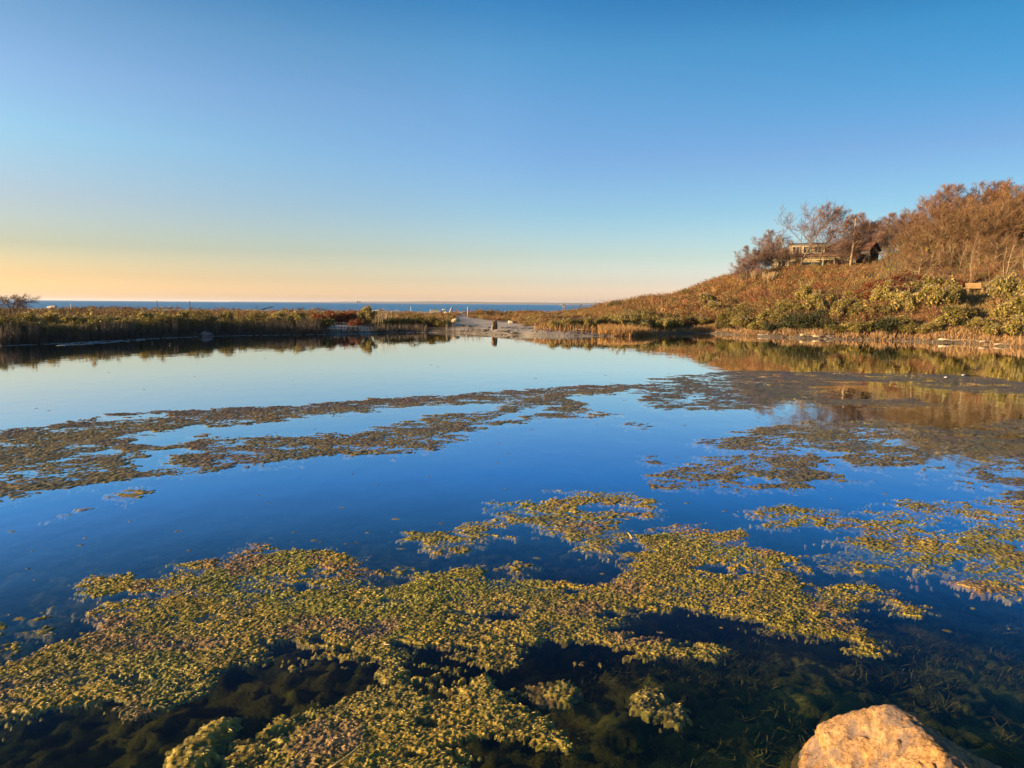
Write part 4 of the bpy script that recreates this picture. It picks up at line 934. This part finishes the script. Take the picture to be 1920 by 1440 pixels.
# ------------------------------------------------------------------ single things on the shore
def rock(name, px, py, w, d, h, col, label, seed, sink=.25, pt=None):
    x, y, z = pt or on_ground(px, py)
    V, F = ico_blob(seed, 3, w, d, h, .22)
    C = np.asarray(col) * np.random.default_rng(seed).uniform(.85, 1.1, (len(V), 1))
    return obj(name, mesh(name, V, F, M_ROCK, C, False), None, label, 'rock', None, None, (x, y, z + h * (1 - sink) - h * .5), seed)
import bmesh
def ico(sub):
    b = bmesh.new(); bmesh.ops.create_icosphere(b, subdivisions=sub, radius=1.0)
    b.verts.ensure_lookup_table()
    V = np.array([v.co[:] for v in b.verts]); F = np.array([[v.index for v in f.verts] for f in b.faces]); b.free()
    return V, F
def vnoise3(P, seed):
    I = np.floor(P); f = P - I; u = f * f * f * (f * (f * 6 - 15) + 10); I = I.astype(np.int64); out = 0
    for dz in (0, 1):
        for dy in (0, 1):
            for dx in (0, 1):
                w = (u[:, 0] if dx else 1 - u[:, 0]) * (u[:, 1] if dy else 1 - u[:, 1]) * (u[:, 2] if dz else 1 - u[:, 2])
                out = out + w * _hash(I[:, 0] + dx + 131 * (I[:, 2] + dz), I[:, 1] + dy + 71 * (I[:, 2] + dz), seed)
    return out
def noise3(P, s, seed, octv=4, gain=.5):
    v, a, t = 0, 1., 0
    for o in range(octv): v = v + a * vnoise3(P * s * 2 ** o + 13.7 * o, seed + o); t += a; a *= gain
    return v / t
def ico_blob(seed, sub, w, d, h, amp):
    V, F = ico(sub); r = np.random.default_rng(seed)
    pl = unit(r.normal(size=(11, 3))); dist = r.uniform(.72, 1.0, 11)
    q = np.clip(V @ pl.T, .05, None) / dist; rad = 1 / (q ** 9).sum(1) ** (1 / 9)
    rad = np.minimum(rad, 1.25) * (1 + amp * (noise3(V, 2.2, seed) - .5))
    return V * rad[:, None] * np.array([w, d, h]) * .5, F
rock('rock', 384, 631, 1.05, .7, .5, (.20, .175, .17), 'grey rock among the reeds at the foot of the left bank', 201)
rock('rock', 855, 604, 1.25, .8, .55, (.50, .36, .20), 'tan block of rock at the left top of the sandy beach', 202)
rock('rock', 958, 606, .9, .6, .42, (.52, .42, .28), 'cream rock lying below the russet scrub on the beach', 203)
rock('rock', 101, 578, 1.6, 1.0, .85, (.55, .48, .38), 'white boulder on the dune near the left edge', 204, .2, stand(101, 112))
# pale scum on the water along the left bank
n = 260; px = np.concatenate([rb.uniform(-20, 820, 200), rb.uniform(100, 270, 60)]); Y = np.array([shore_y(p) for p in px]) - np.concatenate([rb.uniform(.05, .5, 200), rb.uniform(.3, 2.6, 60)]); X = (px - 960) / F_PX * Y
th = np.arange(7) * 2 * math.pi / 7; fl = np.stack([np.cos(th) * [1, .8, 1.1, .9, 1, .7, 1], np.sin(th) * .45, th * 0 + .004], 1); fl = np.concatenate([fl, fl * [.9, .9, 0] + [0, 0, .012]])
ff = np.array([(7, 7 + i, 8 + i) for i in range(1, 6)] + [(i, (i + 1) % 7, 7 + i) for i in range(7)] + [((i + 1) % 7, 7 + (i + 1) % 7, 7 + i) for i in range(7)])
V, F, C = spread(np.random.default_rng(4), (fl, ff, np.tile([.42, .40, .38], (14, 1))), X, Y, X * 0, rb.uniform(.08, .34, n), np.ones(n))
obj('water_scum', mesh('water_scum', V, F, M_WOOD, C), None, 'pale scum flakes floating along the foot of the left bank', None, None, 'stuff')
x, y, z = stand(926, shore_y(926) + 2.6)
st = empty('piling', (x, y, z), 'weathered dark piling stump standing at the water edge on the beach', 'piling', None, .5)
m_ = MB()
for q in range(5):
    a = q * 1.2566; m_.tube([(.13 * math.cos(a), .10 * math.sin(a), -.35), (.13 * math.cos(a) + .02, .1 * math.sin(a), .35), (.12 * math.cos(a), .1 * math.sin(a), .68 + .1 * math.sin(q * 2.1))], [.17, .15, .12], 7, (.09 + .02 * (q % 2), .07, .05))
obj('post', m_.me('post', M_WOOD), st)
m_ = MB().tube([(-.27, -.12, -.2), (-.25, -.12, .25), (-.2, -.1, .42)], [.05, .06, .02], 5, (.42, .30, .18)); obj('lit_strip', m_.me('lit_strip', M_WOOD), st)  # pale tube stands in for a sunlit streak on the stump

def log(px, py, L, ang, r, col, label, tilt=0.0, name='driftwood_log', pt=None, group='driftwood', lift=.6):
    x, y, z = pt or on_ground(px, py)
    q = np.random.default_rng(int(px)); n = 7; t = np.linspace(-.5, .5, n)
    P = np.stack([t * L, q.normal(size=n) * .03 * L, q.normal(size=n) * .012 * L + (t + .5) * L * math.sin(tilt)], 1)
    m_ = MB().tube(P, r * np.linspace(1, .62, n) * q.uniform(.88, 1.1, n), 7, col)
    e = P[4]; m_.tube([e, e + [.12 * L, .06 * L, .05 * L]], [r * .45, r * .2], 5, col)
    return obj(name, m_.me(name, M_WOOD, True), None, label, 'driftwood', group, None, (x, y, z + r * lift), ang)
PALE, GREYW = (.46, .37, .25), (.30, .26, .22)
log(1800, 640, 2.9, -.12, .07, PALE, 'long pale driftwood log along the right shore at the water')
log(1895, 647, 2.0, -.2, .06, PALE, 'pale driftwood log nearest the right edge at the waterline')
log(1860, 644, 1.6, -.1, .06, (.4, .33, .25), 'thin grey stick between the two pale logs at the right shore')
log(1518, 632, 1.5, -.05, .10, (.42, .32, .19), 'short thick tan log on the right shore below the dark bush')
log(1545, 633, 1.7, -.02, .06, PALE, 'thin pale log touching the short thick tan one')
log(1440, 629, 1.6, -.15, .05, GREYW, 'thin grey log on the mud between grass and water')
log(1115, 578, 2.0, -.9, .09, PALE, 'pale leaning driftwood trunk left of the dark green bush', .55)
log(1150, 586, 1.8, -.1, .10, PALE, 'forked pale driftwood in front of the dark green bush', .2)
log(1035, 584, 3.0, -.35, .09, (.55, .42, .25), 'long pale plank like log on the scrub below the picnic table')
log(1082, 619, 1.6, -.3, .07, PALE, 'pale stick on the beach in front of the orange grass')
log(498, 578, 2.6, .35, .14, (.10, .08, .07), 'dark driftwood snag on the dune behind the left bank', .3)
log(703, 583, 2.4, .0, .12, (.6, .55, .48), 'white driftwood with one raised limb, right of the yellow mound bush')
# heap of white driftwood on the beach crest
pt = stand(840, 112)
log(848, 584, 3.4, .05, .20, (.55, .47, .38), 'long pale log under the driftwood heap on the beach crest', 0, pt=stand(852, 112))
for px, L, a, tl, r, lb in [(830, 1.0, .3, 1.0, .13, 'steep white driftwood limb left in the heap'), (834, 1.0, 2.7, .8, .11, 'white driftwood limb crossing the steep one in the heap'), (845, 1.0, 1.2, 1.4, .2, 'upright white root stump at the right of the heap')]:
    log(px, 580, L, a, r, (.50, .44, .36), lb, tl, pt=stand(px, 112), lift=.2)
m_ = MB().box(-.75, -.4, -.1, .75, .4, .55, (.58, .52, .38)); m_.box(-.8, -.45, .552, .8, .45, .62, (.5, .44, .32))
obj('crate', m_.me('crate', M_WOOD), None, 'cream box left of the driftwood heap on the beach crest', 'crate', None, None, stand(815, 112), .15)
# posts
for px, Y, yt, yb, col, lb in [(297, 108, 563, 577, (.10, .08, .07), 'thin dark post against the sea, left of the middle of the left dune'), (358, 108, 564, 578, (.10, .08, .07), 'thin dark post against the sea, right of the other dark post'), (136, 90, 570, 583, (.5, .42, .33), 'short pale post on the dune near the white boulder'),
                               (483, 105, 573, 584, (.12, .09, .07), 'thin post beside the dark driftwood snag'), (876, 96, 575, 590, (.48, .40, .28), 'slim pale post on the beach crest right of the driftwood heap'), (770, 124, 575, 588, (.55, .5, .42), 'small white marker stake on the beach crest before the sea')]:
    x, y, z = stand(px, Y); h = CAM_H + (hor(px) - yt) * Y / F_PX - z
    m_ = MB().tube([(0, 0, -.3), (.01, 0, h * .5), (.02, 0, h)], [.05, .048, .045], 6, col)
    obj('post', m_.me('post', M_WOOD), None, lb, 'post', 'posts on the dunes', None, (x, y, z)).name = 'stake'
# picnic table on the dune
x, y, z = stand(1072, 112); z += .55
tb = empty('picnic_table', (x, y, z), 'grey picnic table on the scrubby dune against the sea', 'table', None, .15); wc = (.42, .38, .32)
for j in range(5):
    m_ = MB().box(-1.9, -.42 + j * .17, .74, 1.9, -.27 + j * .17, .79, wc); obj('plank', m_.me('plank', M_WOOD), tb)
for s_ in (-1, 1):
    m_ = MB().box(-1.9, s_ * .85 - .14, .42, 1.9, s_ * .85 + .14, .47, wc); obj('bench_seat', m_.me('bench_seat', M_WOOD), tb)
for sx_ in (-1.4, 1.4):
    m_ = MB()
    for s_ in (-1, 1): m_.tube([(sx_, s_ * .75, -.5), (sx_, s_ * .25, .738)], .06, 4, (.2, .17, .14))
    m_.box(sx_ - .05, -.9, .33, sx_ + .05, .9, .418, (.2, .17, .14)); obj('trestle', m_.me('trestle', M_WOOD), tb)

# leaning pole, fallen trunk, bench on the hill
x, y, z = at(1592, 519, 89.5); gz_ = gz1(x, y)
xt, _, zt = at(1605, 410, 89.5)
m_ = MB().tube([(0, 0, -.4), ((xt - x) * .5 + .08, 0, (zt - gz_) * .5), (xt - x, 0, zt - gz_)], [.17, .14, .10], 8, (.30, .21, .12))
obj('pole', m_.me('pole', M_WOOD, True), None, 'tall leaning weathered wooden pole in front of the house', 'pole', None, None, (x, y, gz_))
P = [at(px, py, 86) for px, py in ((1566, 508), (1580, 507), (1600, 505), (1622, 501), (1642, 497))]
o0 = np.array(P[0]); m_ = MB().tube(np.array(P) - o0, [.09, .10, .10, .08, .05], 6, (.45, .35, .2)); m_.tube([np.array(P[0]) - o0, (.1, 0, -1.6)], [.08, .09], 5, (.3, .22, .14))
obj('fallen_trunk', m_.me('fallen_trunk', M_WOOD, True), None, 'pale fallen trunk lying level in front of the pole foot', 'fallen tree', None, None, tuple(o0))
x, y, z = at(1826, 541, 61.5); z = gz1(x, y) ; zb = max(0, at(1826, 541, 61.5)[2] - z)
bn = empty('bench', (x, y, z + zb), 'tan wooden bench with a broad plank back, under bare trees on the slope', 'bench', None, -.12); tc_ = (.58, .36, .15)
for j in range(4):
    m_ = MB().box(-.62, .05 + j * .03, .06 + j * .105, .62, .09 + j * .03, .155 + j * .105, tc_); obj('back_plank', m_.me('back_plank', M_WOOD), bn)
for j in range(3):
    m_ = MB().box(-.85, -.40 + j * .145, 0, .62, -.27 + j * .145, .045, tc_); obj('seat_plank', m_.me('seat_plank', M_WOOD), bn)
for sx_ in (-.55, .55):
    m_ = MB().box(sx_ - .04, -.36, -zb - .4, sx_ + .04, .04, -.004, (.3, .18, .08)); obj('leg', m_.me('leg', M_WOOD), bn)

# evening haze over land and sea
m_, t_, o_ = new_mat('haze_air')
pv = N(t_, 'ShaderNodeVolumePrincipled'); pv.inputs['Density'].default_value = 6e-5; pv.inputs['Color'].default_value = (.85, .88, .95, 1); pv.inputs['Anisotropy'].default_value = .2
t_.links.new(pv.outputs[0], o_.inputs['Volume'])
b_ = MB().box(-40000, -2000, -4.5, 40000, 40000, 60)
obj('haze', b_.me('haze', m_), None, 'thin pale evening haze over the pond and the sea', None, None, 'stuff')

# two distant markers on the sea
for px, lb in ((671, 'left one of two tiny dark channel markers on the sea horizon'), (675, 'right one of two tiny dark channel markers on the sea horizon')):
    m_ = MB().tube([(0, 0, -1), (0, 0, 5), (0, 0, 14)], [5, 4, 1.5], 6, (.08, .06, .06)); m_.box(-3, -3, 8, 3, 3, 12, (.1, .07, .06))
    obj('channel_marker', m_.me('channel_marker', M_WOOD), None, lb, 'marker', 'channel markers', None, ((px - 960) / F_PX * 4200, 4200, 0))
# white feathers on the far weed
for px, py, lb in ((1774, 709, 'left white feather floating on the grey weed near the right shore'), (1806, 705, 'right white feather floating on the grey weed near the right shore')):
    x, y = on_z(px, py); V, F = ico_blob(int(px), 2, .16, .09, .05, .3)
    obj('feather', mesh('feather', V, F, M_WOOD, np.tile([.6, .6, .6], (len(V), 1)), True), None, lb, 'feather', 'white feathers on the pond', None, (x, y, .035))

# ------------------------------------------------------------------ foreground: boulder, sprig, sticks
V, F = ico(7)
pl = unit(np.array([(-.70, -.15, .68), (.52, -.02, .85), (-.28, -.80, .52), (.55, -.62, .55), (.30, .85, .45), (-.85, .45, .35), (.95, .15, .3), (.1, -.98, .1), (-.97, -.2, .1), (0, 0, -1)]))
dist = np.array([.62, .74, .80, .80, .85, .92, 1.15, .98, .95, .9])
q = np.clip(V @ pl.T, .05, None) / dist; rad = 1 / (q ** 10).sum(1) ** (1 / 10) * 1.03
rad = np.minimum(rad, 1.3) * (1 + .16 * (noise3(V, 2.0, 301, 3) - .5) + .10 * (noise3(V, 6, 311, 4) - .5) + .05 * (noise3(V, 20, 321, 5, .7) - .5))
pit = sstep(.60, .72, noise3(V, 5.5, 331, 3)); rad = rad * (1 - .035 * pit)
BV = V * rad[:, None] * np.array([.64, .62, .60])
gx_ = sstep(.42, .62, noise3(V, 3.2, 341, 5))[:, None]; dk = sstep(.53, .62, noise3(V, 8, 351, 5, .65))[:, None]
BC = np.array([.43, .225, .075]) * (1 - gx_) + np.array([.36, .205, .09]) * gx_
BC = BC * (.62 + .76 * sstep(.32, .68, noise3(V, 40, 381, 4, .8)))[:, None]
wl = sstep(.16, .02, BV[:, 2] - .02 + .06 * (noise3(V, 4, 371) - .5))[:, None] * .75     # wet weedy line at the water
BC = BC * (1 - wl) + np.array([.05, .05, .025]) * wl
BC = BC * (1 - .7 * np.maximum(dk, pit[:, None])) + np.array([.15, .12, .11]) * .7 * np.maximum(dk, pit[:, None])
bp = at(1744, 1500, 3.12)
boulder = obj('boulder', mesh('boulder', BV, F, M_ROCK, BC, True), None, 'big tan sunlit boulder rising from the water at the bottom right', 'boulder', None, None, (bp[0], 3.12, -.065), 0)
r5 = np.random.default_rng(9); x, y = on_z(1862, 1400)
P0 = np.array([x + .10, y - .12, -.05]) + r5.normal(size=(40, 3)) * [.05, .04, .005]
P1 = P0 + np.stack([-r5.uniform(.05, .25, 40), r5.uniform(.02, .22, 40), r5.uniform(.02, .09, 40)], 1)
obj('grass_sprig', mesh('grass_sprig', *_vf(join([ribbons(r5, P0, P1, .003, np.array([.12, .12, .05]))]), M_GRASS)), None, 'thin green grass sprig half under water right of the boulder', 'grass sprig')
def stick(px, py, L, ang, r, col, label, z=.035):
    x, y = on_z(px, py, z); t = np.linspace(-.5, .5, 6)
    m_ = MB().tube(np.stack([t * L, .25 * L * (t ** 2), t * .03], 1), r * np.array([.7, 1, 1, .9, .8, .5]), 5, col)
    return obj('stick', m_.me('stick', M_WOOD, True), None, label, 'stick', 'sticks lying on the algae', None, (x, y, z), ang)
stick(724, 1208, .09, -.9, .004, (.5, .32, .2), 'short dry stick on the middle of the foreground algae mat')
stick(652, 1418, .24, .9, .007, (.45, .32, .12), 'bent yellow reed piece lying on the mat at the bottom edge')
stick(1182, 1004, .12, 1.8, .009, (.45, .33, .12), 'pale curled strand standing on the algae right of the dark pool')

#@@END@@
print('TRIS', sum(len(m.polygons) for m in bpy.data.meshes))
